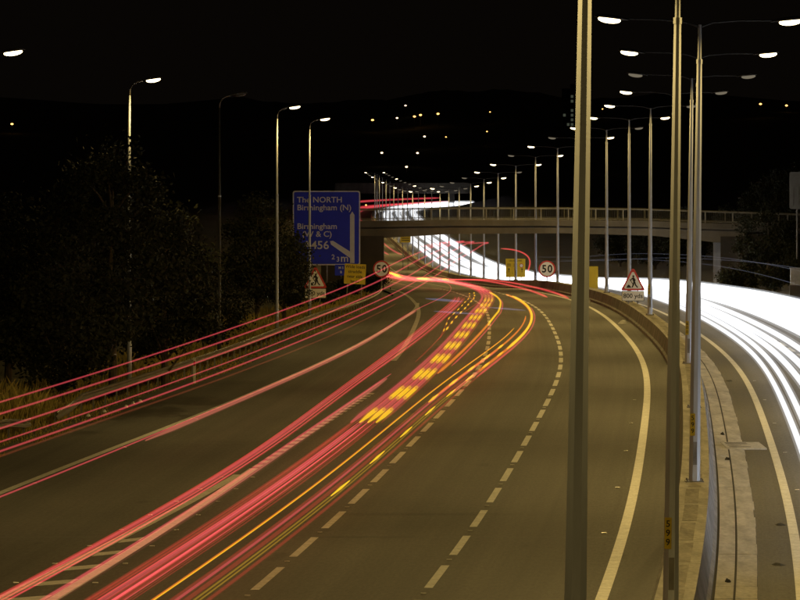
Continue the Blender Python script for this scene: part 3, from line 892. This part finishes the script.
# ------------------------------------------------------------------ trees
def leaf_crown(seed, H, W, n, clumps):
    rnd = random.Random(seed); m = MB()
    cs = []
    for _ in range(clumps):
        while True:
            x, y, z = rnd.uniform(-1, 1), rnd.uniform(-1, 1), rnd.uniform(-1, 1)
            if x * x + y * y + z * z < 1: break
        zz = 0.5 + 0.5 * z
        k = (0.5 + 0.6 * math.sin(math.pi * min(1, zz * 0.8 + 0.15)))
        cs.append((x * W / 2 * k, y * W / 2 * k, H * (0.12 + 0.85 * zz), rnd.uniform(0.35, 0.95)))
    for i in range(n):
        cx, cy, cz, r = cs[rnd.randrange(clumps)]
        d = Vector((rnd.gauss(0, 1), rnd.gauss(0, 1), rnd.gauss(0, 0.8))) * (r * 0.55)
        c = Vector((cx, cy, cz)) + d
        if c.z < 0.1: continue
        s = rnd.uniform(0.07, 0.15)
        a = Vector((rnd.uniform(-1, 1), rnd.uniform(-1, 1), rnd.uniform(-1, 1))).normalized()
        b_ = a.cross(Vector((rnd.uniform(-1, 1), rnd.uniform(-1, 1), rnd.uniform(-1, 1)))).normalized()
        k0 = len(m.v)
        m.v += [tuple(c - a * s), tuple(c + b_ * s * 0.55), tuple(c + a * s), tuple(c - b_ * s * 0.55)]
        m.f.append((k0, k0 + 1, k0 + 2, k0 + 3)); m.m.append(0)
    tr = MB(); top = H * 0.8
    tr.tube([(0, 0, -0.4), (0.05, 0, H * 0.15), (-0.08, 0.05, H * 0.4), (0.05, 0, top)], [0.2, 0.16, 0.11, 0.03], 8)
    for (cx, cy, cz, r) in cs[:14]:
        zb = max(0.4, cz - math.hypot(cx, cy) * 0.8 - 0.4)
        zb = min(zb, top * 0.9)
        tr.tube([(0, 0, zb), (cx * 0.5, cy * 0.5, (zb + cz) / 2 + 0.15), (cx, cy, cz)], [0.06, 0.04, 0.012], 5)
    return m.mesh('crown', M['leaf']), tr.mesh('trunk', M['bark'])


TV = [leaf_crown(11, 10.5, 5.6, 15000, 70), leaf_crown(12, 8.5, 4.8, 12000, 60), leaf_crown(13, 6.5, 5.2, 11000, 50), leaf_crown(14, 3.2, 3.4, 6000, 26)]


def tree(kind, px, Y, sc, label, rz=0.0, name='tree', group=None, cat='tree'):
    x = (px - 400) * Y / FPX
    t = empty(name, (x, Y, ground_z(x, Y) - 0.1), rz); t.scale = (sc, sc, sc)
    link('trunk', TV[kind][1], t); link('crown', TV[kind][0], t)
    tag(t, label, cat, group)


GL = 'trees on the left verge'; GR = 'trees on the right verge'
tree(0, 112, 198, 0.98, 'tall leafy tree around the slim lamp post at left', 0.3, group=GL)
tree(1, 165, 208, 0.92, 'leafy tree just right of the tallest tree at left', 1.7, group=GL)
tree(2, 62, 192, 0.9, 'low dark tree left of the tallest tree', 2.2, group=GL)
tree(1, 8, 200, 0.9, 'dark tree at the left edge above the dry grass', 0.9, group=GL)
tree(2, 205, 246, 0.7, 'low dark tree between the two leafy trees', 3.1, group=GL)
tree(1, 258, 296, 0.92, 'leafy tree left of the blue sign, around a lamp post', 4.0, group=GL)
tree(1, 284, 303, 0.7, 'leafy tree covering the lower left corner of the blue sign', 5.1, group=GL)
tree(3, 318, 345, 0.7, 'bush behind the left roadworks triangle', 0.4, 'bush', 'bushes on the left verge', 'bush')
tree(3, 346, 385, 0.7, 'bush between the yellow wide loads sign and the abutment', 2.4, 'bush', 'bushes on the left verge', 'bush')
tree(3, 372, 445, 0.7, 'bush at the foot of the left bridge abutment', 2.9, 'bush', 'bushes on the left verge', 'bush')
tree(1, 775, 520, 1.2, 'dark tree behind the right end of the bridge', 1.0, group=GR)
tree(2, 745, 560, 1.3, 'dark tree above the right bridge abutment', 2.0, group=GR)
tree(0, 800, 580, 1.0, 'tall dark tree at the right edge behind the grey sign', 0.2, group=GR)
tree(2, 690, 600, 1.2, 'dark tree seen under the right end of the bridge', 0.6, group=GR)
tree(2, 655, 660, 1.2, 'dark tree seen under the bridge beyond the roadworks triangle', 1.6, group=GR)
tree(2, 620, 720, 1.2, 'dark tree seen under the bridge beyond the half hidden yellow sign', 2.6, group=GR)
tree(2, 768, 456, 1.15, 'dark tree in front of the right end of the bridge railing', 4.4, group=GR)
tree(3, 780, 430, 1.0, 'dark bush on the right verge below the grey sign', 2.6, 'bush', 'bushes on the right verge', 'bush')
tree(3, 740, 450, 0.9, 'dark bush in front of the right bridge abutment', 1.6, 'bush', 'bushes on the right verge', 'bush')

# ------------------------------------------------------------------ dry grass on the left verge
gm = MB(); rnd = random.Random(3)
for i in range(52000):
    Y = 118 + 300 * rnd.random() ** 1.5
    u_ = rnd.random()
    o = LEFT_SURF(Y) - 0.25 - 5.5 * u_ ** 1.4
    x = med(Y) + o; z = ground_z(x, Y) - 0.03
    dens = math.sin(x * 1.7 + Y * 0.31) + math.sin(Y * 0.11 + 1.3) + math.sin(x * 0.8 - Y * 0.53)
    edge = LEFT_SURF(Y) - o
    if edge < 1.1:
        if dens < 0.2: continue
        h = rnd.uniform(0.05, 0.16)
    else:
        h = (0.16 + 0.5 * min(1, max(0, (edge - 1.3) / 1.2)) * (0.6 + 0.25 * dens)) * rnd.uniform(0.5, 1.15)
        if Y < 188: h *= 1.55
    h = max(h, 0.05)
    a = rnd.uniform(0, 6.28); w = rnd.uniform(0.012, 0.03); lx, ly = rnd.gauss(0, 0.22) * h, rnd.gauss(0, 0.22) * h
    k0 = len(gm.v); ca, sa = math.cos(a) * w, math.sin(a) * w
    gm.v += [(x - ca, Y - sa, z), (x + ca, Y + sa, z), (x + lx * 0.4 + ca * 0.6, Y + ly * 0.4 + sa * 0.6, z + h * 0.6), (x + lx, Y + ly, z + h)]
    gm.f.append((k0, k0 + 1, k0 + 2, k0 + 3)); gm.m.append(0)
tag(gm.build('grass', M['grass']), 'dry yellowish grass along the left verge', 'grass', None, 'stuff')

# ------------------------------------------------------------------ litter
def litter(Y, o, sx, sy, h, mname, label):
    rnd = random.Random(int(Y * 10)); m = MB(); n = 9
    m.v.append((0, 0, h))
    for k in range(n):
        a = 2 * math.pi * k / n; r = rnd.uniform(0.6, 1.1); m.v.append((sx * r * math.cos(a) * 0.6, sy * r * math.sin(a) * 0.6, h * rnd.uniform(0.5, 1.1)))
    for k in range(n):
        a = 2 * math.pi * k / n; r = rnd.uniform(0.9, 1.2); m.v.append((sx * r * math.cos(a), sy * r * math.sin(a), 0))
    for k in range(n):
        j = (k + 1) % n
        m.f.append((0, 1 + k, 1 + j)); m.f.append((1 + k, 1 + n + k, 1 + n + j, 1 + j)); m.m += [0, 0]
    ob = m.build('litter', M[mname]); ob.location = P(Y, o, 0.0)
    tag(ob, label, 'litter', 'rubbish on the carriageway')


litter(126.7, 2.2, 0.14, 0.3, 0.05, 'litter_dark', 'dark scrap on the right road nearest the nearest transverse joint')
litter(114.2, 2.05, 0.16, 0.3, 0.05, 'litter_dark', 'dark flat scrap at the bottom right of the right road')
litter(109.2, 0.92, 0.08, 0.25, 0.1, 'litter_dark', 'dark clod on the drainage channel near the bottom edge')
litter(168.3, 0.95, 0.09, 0.4, 0.1, 'litter_dark', 'dark clod on the channel just above the drain cover')
litter(154.0, 0.98, 0.09, 0.35, 0.1, 'litter_dark', 'dark clod on the channel just below the drain cover')
litter(212, 1.75, 0.15, 0.5, 0.05, 'litter_dark', 'dark scrap on the right road beyond the drain cover')
litter(303, -1.15, 0.3, 0.8, 0.22, 'litter_pale', 'crumpled white bag at the foot of the barrier below the triangle')
litter(372, -1.2, 0.3, 0.8, 0.4, 'litter_pale', 'pale rubbish at the barrier foot right of the far red trail')
for k, (px, py) in enumerate(((88, 416), (104, 411.5), (126, 406.5), (133, 403), (140, 401))):
    Y = CAM_H * FPX / (py - 162)
    litter(Y, (px - 400) * Y / FPX - med(Y), 0.09, 0.2, 0.09, 'litter_pale', ['first', 'second', 'third', 'fourth', 'fifth'][k] + ' pale scrap from the left in the row along the left verge edge')

# ------------------------------------------------------------------ hillside lights and tower block
def solve_hill(px, py, H):
    best = None
    for Y in range(2300, 3800, 10):
        x = (px - 400) * Y / FPX
        zt_ = CAM_H + (162 - py) * Y / FPX
        d = zt_ - H - ground_z(x, Y)
        if best is None or abs(d) < best[0]: best = (abs(d), Y, x)
        if d < 0: return Y, x
    return best[1], best[2]


HL = [(12, 124, 0, 'orange hillside lamp at the far left edge'), (372.5, 120, 0, 'orange hillside lamp leftmost of the upper row over the bridge'),
      (397, 118, 1, 'small hillside lamp second from left in the upper row'), (414.5, 116.5, 0, 'left orange lamp of the close hillside pair'),
      (420.5, 115, 0, 'right orange lamp of the close hillside pair'), (438, 113.8, 0, 'bright orange hillside lamp right of the close pair'),
      (405.5, 105.5, 2, 'greenish hillside lamp above the close orange pair'), (424.5, 136.5, 1, 'pale hillside lamp below the close orange pair'),
      (446, 137, 3, 'tiny pale hillside lamp right of the one below the pair'), (381.8, 152.8, 1, 'white lamp high above the left end of the far posts'),
      (417.5, 153, 1, 'white lamp above the middle of the far posts'), (490, 112, 3, 'small orange lamp on the hill left of the tower block'),
      (487, 131.5, 3, 'small orange lamp below the one left of the tower block'), (606.5, 159, 3, 'tiny lamp on the hill right of the nearest lamp post'),
      (602.5, 109, 3, 'tiny orange lamp right of the tower block'), (760.5, 104, 0, 'left orange lamp of the pair at upper right'),
      (786.5, 105.5, 0, 'right orange lamp of the pair at upper right'), (406.5, 166.8, 2, 'white lamp just above the far lamp posts')]
HMESH = {}
for k, (px, py, kind, lab) in enumerate(HL):
    Yh_, xh = solve_hill(px, py, 8.0)
    t = empty('hillside_lamp', (xh, Yh_, ground_z(xh, Yh_)))
    H = CAM_H + (162 - py) * Yh_ / FPX - ground_z(xh, Yh_)
    m = MB(); m.tube([(0, 0, -1), (0, 0, H - 0.4)], [0.14, 0.09], 6); m.build('column', M['galv_dark'], t)
    r = (0.85, 0.68, 0.65, 0.45)[kind]
    m = MB(); m.tube([(0, 0, H - r * 0.6), (0, 0, H - r * 0.45), (0, 0, H), (0, 0, H + r * 0.45), (0, 0, H + r * 0.6)], [r * 0.35, r * 0.8, r, r * 0.8, r * 0.3], 8)
    m.build('lantern', M['lens_far'] if kind in (0, 3) else M['lens_far_white'], t, True)
    tag(t, lab, 'street lamp', 'lamps on the dark hillside')

YT = 3000.0; ST = YT / FPX
xt = (574 - 400) * ST; zt0 = ground_z(xt, YT)
t = empty('tower_block', (xt, YT, zt0))
w2 = 11.5 * ST; ztop = CAM_H + (162 - 88.5) * ST - zt0
m = MB(); m.box(-w2, w2, 0, 14, -2, ztop); m.build('wall', M['wall'], t)
m = MB(); m.box(-2, 4, 3, 9, ztop, ztop + 2.8); m.build('roof_housing', M['wall'], t)
floors = int(ztop / 2.8)
lit = {(2, 1), (2, 4), (2, 5), (2, 6), (2, 2), (0, 5), (1, 7), (2, 8), (2, 7)}
for f in range(floors):
    for c in range(6):
        xw = -w2 + 2 * w2 * (c + 0.5) / 6
        zz = ztop - 2.0 - 2.8 * f
        if zz < 0.5: continue
        m = MB(); m.box(xw - 0.75, xw + 0.75, -0.08, -0.01, zz - 0.8, zz + 0.8)
        m.build('window', M['window_lit'] if (c, f) in lit else M['window_dark'], t)
tag(t, 'dark tower block with a column of lit windows on the hill', 'building')

# amber warning lamps on cones along the far roadworks
for k in range(7):
    Yc = 1490 + 38 * k
    t = empty('traffic_cone', P(Yc, -13.2 + 0.4 * k, 0))
    m = MB(); m.tube([(0, 0, 0), (0, 0, 0.9)], [0.28, 0.06], 8); m.build('cone', M['red'], t)
    m = MB(); m.box(-0.35, 0.35, -0.35, 0.35, -0.0, 0.05); m.build('base', M['black'], t)
    m = MB(); m.tube([(0, 0, 0.9), (0, 0, 1.02), (0, 0, 1.3), (0, 0, 1.4)], [0.06, 0.2, 0.2, 0.05], 8); m.build('warning_lamp', M['lens_far'], t)
    tag(t, '%s traffic cone with an amber lamp from the left on the far bend' % ORD[k].replace('nearest', 'first'), 'traffic cone', 'cones with lamps on the far bend')

# ------------------------------------------------------------------ light trails of the passing traffic
def streak(parent, o, h, Y0, Y1, r, m, step=3.0, pick=None):
    fo = o if callable(o) else (lambda Y: o)
    fh = h if callable(h) else (lambda Y: h)
    Ys = yrange(Y0, Y1, step)
    pts = [P(Y, fo(Y), fh(Y)) for Y in Ys]
    b = MB()
    mats = [M[k] for k in (m if isinstance(m, (list, tuple)) else [m])]
    fr = r if callable(r) else (lambda Y: r)
    rad = [fr(Ys[i]) * min(1.0, 0.35 + 0.65 * min(i, len(Ys) - 1 - i) / 2.0) for i in range(len(Ys))]
    nm = len(mats); keys = m if isinstance(m, (list, tuple)) else [m]
    mats += [M[k + '_halo'] for k in keys]
    b.tube(pts, rad, 6, mi=(lambda i: pick((Ys[i] + Ys[i + 1]) / 2)) if pick else 0)
    b.tube(pts, [q * 1.75 for q in rad], 6, mi=(lambda i: nm + pick((Ys[i] + Ys[i + 1]) / 2)) if pick else nm)
    return b.build('streak', mats, parent, True)


def trail(label, group='red tail light trails'):
    return tag(empty('light_trail'), label, 'light trail', group)


# lorry marker lights: high lines from the slip road across to lane two
lorry = slut(14, (60, -16.2), (110, -15.2), (170, -14.1), (240, -13.7), (300, -12.9), (340, -11.9), (380, -10.7), (430, -8.6), (480, -8.2), (600, -8.2))
hl = slut(14, (60, 3.4), (110, 3.5), (160, 3.62), (240, 3.85), (300, 4.05), (340, 4.25), (430, 4.4), (600, 4.4))
for (do, dh, r, lab, Ye) in ((-1.15, 0.05, 0.016, 'thin red trail crossing the lower edge of the yellow wide loads sign', 540), (-0.1, 0.1, 0.018, 'thin red trail second from top over the left guard rail', 556),
                             (0.75, 0.05, 0.017, 'thin red trail third from top over the left guard rail', 545), (1.45, 0.0, 0.013, 'thin red trail fourth from top over the left guard rail', 330),
                             (1.95, -0.02, 0.017, 'lowest of the thin red trails over the left guard rail', 488)):
    t = trail(lab, 'thin red trails over the left verge')
    streak(t, lambda Y, do=do: lorry(Y) + do, lambda Y, dh=dh: hl(Y) + dh, 80, Ye, lut((80, r), (160, r * 1.1), (450, r * 3.0)), 't_red', 3.0)

# car on the slip road
slipcar = slut(14, (60, -18.6), (123, -17.2), (163, -16.2), (230, -15.0), (303, -13.6), (350, -12.0), (420, -10.4), (470, -10))
t = trail('thin pink trail running along the slip road edge line')
streak(t, slipcar, 0.9, 80, 440, 0.018, 't_red')
streak(t, lambda Y: slipcar(Y) + 0.03, 0.84, 150, 300, 0.05, 't_pink')
t = trail('faint red trail just left of the slip road edge line')
streak(t, lambda Y: SLIP(Y) - 0.9, 0.7, 100, 330, 0.028, 't_red_faint')

# red band over the nose of the slip road
nose = slut(14, (60, -12.9), (100, -12.68), (130, -12.4), (180, -12.65), (228, -12.7), (260, -12.3), (300, -11.6), (345, -10.9), (420, -10.4))
t = trail('broad band of red trails running over the hatched nose markings')
rt = random.Random(22)
for k in range(13):
    do = -0.40 + 0.62 * k / 12; ph = rt.uniform(0, 6); r0 = rt.uniform(0.010, 0.020)
    m = 't_red' if k in (3, 6, 7, 10) else 't_red_dim'
    f = lambda Y, do=do: nose(Y) + do * float(np.interp(Y, [100, 200, 260], [0.6, 0.85, 1.3]))
    streak(t, f, 0.92 + rt.uniform(-0.03, 0.03), 80, 347 - rt.uniform(0, 9), lambda Y, r0=r0, ph=ph: r0 * float(np.interp(Y, [80, 180, 300], [0.75, 1.1, 1.9])) * (1 + 0.3 * math.sin(Y / 15 + ph)), m)
t = trail('pale pink trail along the right edge of the hatched nose')
streak(t, lut((60, -12.1), (105, -12.07), (150, -12.05), (205, -11.9)), 0.75, 80, 196, 0.06, 't_pink')
streak(t, lut((60, -12.2), (105, -12.17), (150, -12.15), (205, -11.95)), 0.78, 80, 200, 0.025, 't_red')
for k, do in enumerate((0.9, 1.5)):
    t = trail(['left', 'right'][k] + ' of two fine red trails beside the end of the broad red band', 'fine red trails')
    streak(t, lambda Y, do=do: nose(Y) + do + (Y - 300) * 0.012, 0.8, 300, 400, 0.03, 't_red_dim')

# indicating vehicle: red band with yellow flashes
ind = slut(14, (60, -10.8), (95, -10.72), (126, -10.62), (180, -10.5), (229, -10.65), (270, -10.3), (300, -9.8), (346, -9.05), (380, -8.9), (430, -9.3), (470, -10.2))
def flash(Y): return 1 if (Y > 158 and Y < 345 and ((Y - 159.0) % 16.7) < 8.4) else 0
t = trail('bold trail of alternating red and yellow blocks in the middle of the road')
rt = random.Random(21)
for k in range(22):
    do = -0.44 + 0.88 * k / 21 + rt.uniform(-0.015, 0.015)
    m = rt.choice(['t_red_dim', 't_red_dim', 't_red', 't_red_dim', 't_red']) if 2 < k < 19 else 't_red_dim'
    ph = rt.uniform(0, 6); r0 = rt.uniform(0.010, 0.024)
    streak(t, lambda Y, do=do, ph=ph: ind(Y) + do * 0.95 + 0.008 * math.sin(Y / 9 + ph), 0.9 + rt.uniform(-0.03, 0.05), 80 + rt.uniform(0, 3), 160, lambda Y, r0=r0, ph=ph: r0 * (1 + 0.35 * math.sin(Y / 17 + ph)), m)
for do in (-0.48, -0.16, 0.14, 0.44):
    f = lambda Y, do=do: ind(Y) + do * float(np.interp(Y, [150, 170, 230, 330], [0.9, 0.85, 0.78, 0.75]))
    streak(t, f, 0.92, 159, 470, lut((159, 0.065), (230, 0.068), (330, 0.07), (470, 0.12)), ['t_red', 't_yellow'], 2.1, (flash if do > -0.4 else (lambda Y: 0)))
    streak(t, lambda Y: f(Y) + 0.15, 0.9, 159, 470, 0.03, 't_red_dim', 3)
t = trail('dotted yellow trail left of the red and yellow blocks', 'yellow indicator trails')
for k, do in enumerate((-1.5, -1.15)):
    fo = lut((250, -1.0), (285, do), (330, do), (390, do + 0.7))
    for Y in np.arange(258, 372, 12): streak(t, lambda Y: ind(Y) + fo(Y), 0.75, Y + 3 * k, Y + 5.5 + 3 * k, 0.045 if k else 0.03, 't_yellow', 1.5)
    streak(t, lambda Y: ind(Y) + fo(Y) - 0.05, 0.7, 215, 375, 0.025, 't_red_dim')
t = trail('orange trail curving up the right side of the yellow blocks', 'yellow indicator trails')
oc = lambda Y: ind(Y) + float(np.interp(Y, [190, 230, 270, 300, 330, 370, 400], [0.4, 0.7, 1.0, 1.1, 0.9, 0.5, 0.2]))
streak(t, oc, 0.8, 200, 372, 0.05, ['t_amber', 't_yellow'], 2.0, lambda Y: 1 if Y > 270 else 0)
streak(t, lambda Y: oc(Y) + 0.13, 0.72, 210, 350, 0.03, 't_red')

# lane two vehicle: thin yellow and red lines
l2 = slut(14, (60, -10.15), (95, -10.0), (110, -9.95), (130, -9.85), (165, -9.7), (200, -9.4), (225, -8.9), (250, -8.2), (280, -7.5), (319, -7.35), (358, -7.7), (420, -8.4))
t = trail('thin yellow trail just right of the broad red band', 'yellow indicator trails')
streak(t, lambda Y: l2(Y), 0.82, 80, 262, 0.014, 't_amber')
streak(t, lambda Y: l2(Y) + 0.03, 0.815, 80, 262, 0.009, 't_yellow', 2.0)
t = trail('long trail of red and amber lines sweeping along the dashed lane line')
streak(t, lambda Y: l2(Y) + 0.22, 0.72, 80, 230, 0.022, 't_red_dim')
streak(t, lambda Y: l2(Y) + 0.32, 0.72, 80, 230, 0.026, 't_red')
streak(t, lambda Y: l2(Y) + 0.46, 0.68, 80, 200, 0.04, 't_red_dim')
streak(t, lambda Y: l2(Y) + 0.56, 0.64, 80, 205, 0.016, 't_olive')
streak(t, lambda Y: l2(Y) + 0.64, 0.62, 80, 205, 0.014, 't_olive')
streak(t, lambda Y: l2(Y) + 0.78, 0.6, 80, 240, 0.03, 't_red_dim')
streak(t, lambda Y: l2(Y) + 0.62, 0.66, 185, 372, 0.05, ['t_red', 't_amber'], 2.1, lambda Y: 1 if Y > 205 else 0)
streak(t, lambda Y: l2(Y) + 0.82, 0.66, 200, 320, 0.035, 't_red')
streak(t, lambda Y: l2(Y) + 0.66, 0.71, 232, 360, 0.055, 't_yellow')
streak(t, lambda Y: l2(Y) + 0.3, 0.76, 180, 290, 0.035, 't_amber')
t = trail('row of yellow flashes along the left side of the dashed lane line', 'yellow indicator trails')
for Y in np.arange(127, 235, 13.5):
    streak(t, lambda Y: l2(Y) + 0.66, 0.72, Y, Y + 6, 0.032, 't_yellow', 1.5)
    if Y < 190: streak(t, lambda Y: l2(Y) + 0.35, 0.8, Y + 48, Y + 54, 0.04, 't_yellow', 1.5)

# low trails further on, under the bridge and beyond
t = trail('red and orange bundle bending left under the bridge beside the left abutment')
for o, h, r, m in ((-10.6, 0.95, 0.16, 't_red'), (-10.1, 0.85, 0.14, 't_hot'), (-9.5, 0.9, 0.16, 't_red'), (-9.0, 0.95, 0.14, 't_red'), (-11.3, 0.8, 0.1, 't_red_dim'), (-8.2, 0.9, 0.1, 't_red')):
    streak(t, o, h, 470, 1000, r, m, 6)
for o, Ya, Yb_ in ((-10.3, 490, 520), (-9.7, 500, 545), (-9.2, 640, 700), (-8.8, 650, 760), (-9.9, 600, 640), (-9.3, 455, 475)):
    streak(t, o, 1.0, Ya, Yb_, 0.09, 't_yellow', 6); streak(t, o + 0.3, 0.9, Ya - 8, Yb_ - 8, 0.08, 't_amber', 6)
t = trail('upper red trail of the pair beyond the loop, reaching towards the barrier', 'red trails near the barrier')
streak(t, lut((330, -3.6), (400, -4.3), (520, -5.0), (620, -6.5)), 0.9, 338, 620, 0.06, 't_hot')
t = trail('lower red trail of the pair beyond the loop, reaching towards the barrier', 'red trails near the barrier')
streak(t, lut((330, -4.9), (400, -5.6), (520, -6.2), (620, -7.5)), 0.9, 343, 620, 0.06, 't_hot')
t = trail('short red hook of light beside the yellow lane sign', 'red trails near the barrier')
streak(t, slut(10, (360, -6.5), (400, -4.7), (430, -3.1), (452, -2.2), (475, -2.4), (500, -3.2)), slut(10, (360, 1.4), (400, 1.8), (430, 2.5), (452, 3.2), (475, 3.8), (500, 4.0)), 392, 492, 0.055, 't_hot')
for k, (o, h, Ya, Yb_) in enumerate(((-5.2, 3.0, 780, 1150), (-6.8, 2.8, 800, 1200), (-9.0, 2.6, 800, 1200))):
    t = trail(['upper', 'middle', 'lower'][k] + ' of three flat red trails seen through the bridge opening', 'flat red trails through the bridge opening')
    streak(t, o, h, Ya, Yb_, 0.11, 't_red', 8)
for k, (o, h) in enumerate(((-4, 0.9), (-7.6, 0.9), (-10.6, 2.5))):
    t = trail(['right', 'middle', 'left'][k] + ' red trail on the far bend seen above the bridge', 'red trails on the far bend')
    streak(t, o, h, 1180, 2100, 0.3, 't_red', 12); streak(t, o - 1.5, h, 1180, 2100, 0.3, 't_red_dim', 12)

# headlights on the right carriageway
WH = [(3.1, 0.62, 0.10, 1400), (3.55, 0.66, 0.11, 2000), (4.35, 0.64, 0.13, 760), (4.75, 0.66, 0.15, 2000), (5.55, 0.68, 0.13, 760),
      (6.85, 0.66, 0.17, 2000), (7.2, 0.68, 0.2, 560), (7.6, 0.66, 0.2, 860), (8.0, 0.7, 0.2, 600), (8.35, 0.7, 0.2, 2000), (8.75, 0.68, 0.2, 520), (9.15, 0.7, 0.2, 800),
      (9.5, 0.72, 0.18, 560), (10.6, 0.7, 0.18, 640), (10.95, 0.72, 0.2, 2000), (11.3, 0.74, 0.2, 900), (11.7, 0.74, 0.18, 2000)]
for k, (o, h, r, Ye) in enumerate(WH):
    t = trail('%s white headlight trail counted out from the concrete barrier' % ORD[k], 'white headlight trails')
    wob = random.uniform(0, 6)
    streak(t, lambda Y, o=o, wob=wob: o + 0.12 * math.sin(Y / 60 + wob), h, 110, 700 if Ye > 700 else Ye, lut((110, r), (400, r), (560, r * 1.4), (700, r * 1.6)), 't_white', 3)
    if Ye > 700:
        streak(t, lambda Y, o=o, wob=wob: o + 0.12 * math.sin(Y / 60 + wob), h, 700, Ye, lut((700, r * 1.6), (1050, r * 2.0), (1200, 0.5), (2100, 0.75)), 't_white', 8)
for k, (o, h) in enumerate(((7.5, 2.9), (8.6, 3.4), (11.5, 3.0))):
    t = trail(['lower left', 'upper', 'right'][k] + ' faint pale trail hanging above the white headlight trails', 'faint pale trails')
    streak(t, o, h, 190, 640, 0.016, 't_pale', 4)

# bluish blur of a beacon across lanes one and two
t = trail('short bluish streaks of light where the red band ends', 'blue beacon streaks')
for (Y, o0, o1, h, r) in ((312, -13.2, -10.9, 1.35, 0.1), (303, -12.6, -9.9, 0.75, 0.07), (322, -9.2, -6.8, 0.6, 0.07)):
    b = MB(); b.tube([P(Y + 3 * s, o0 + (o1 - o0) * s, h - 0.25 * s) for s in (0, 0.25, 0.5, 0.75, 1)], [0.02, r, r * 1.2, r, 0.02], 6, flat=0.7)
    b.build('streak', M['t_blue'], t, True)
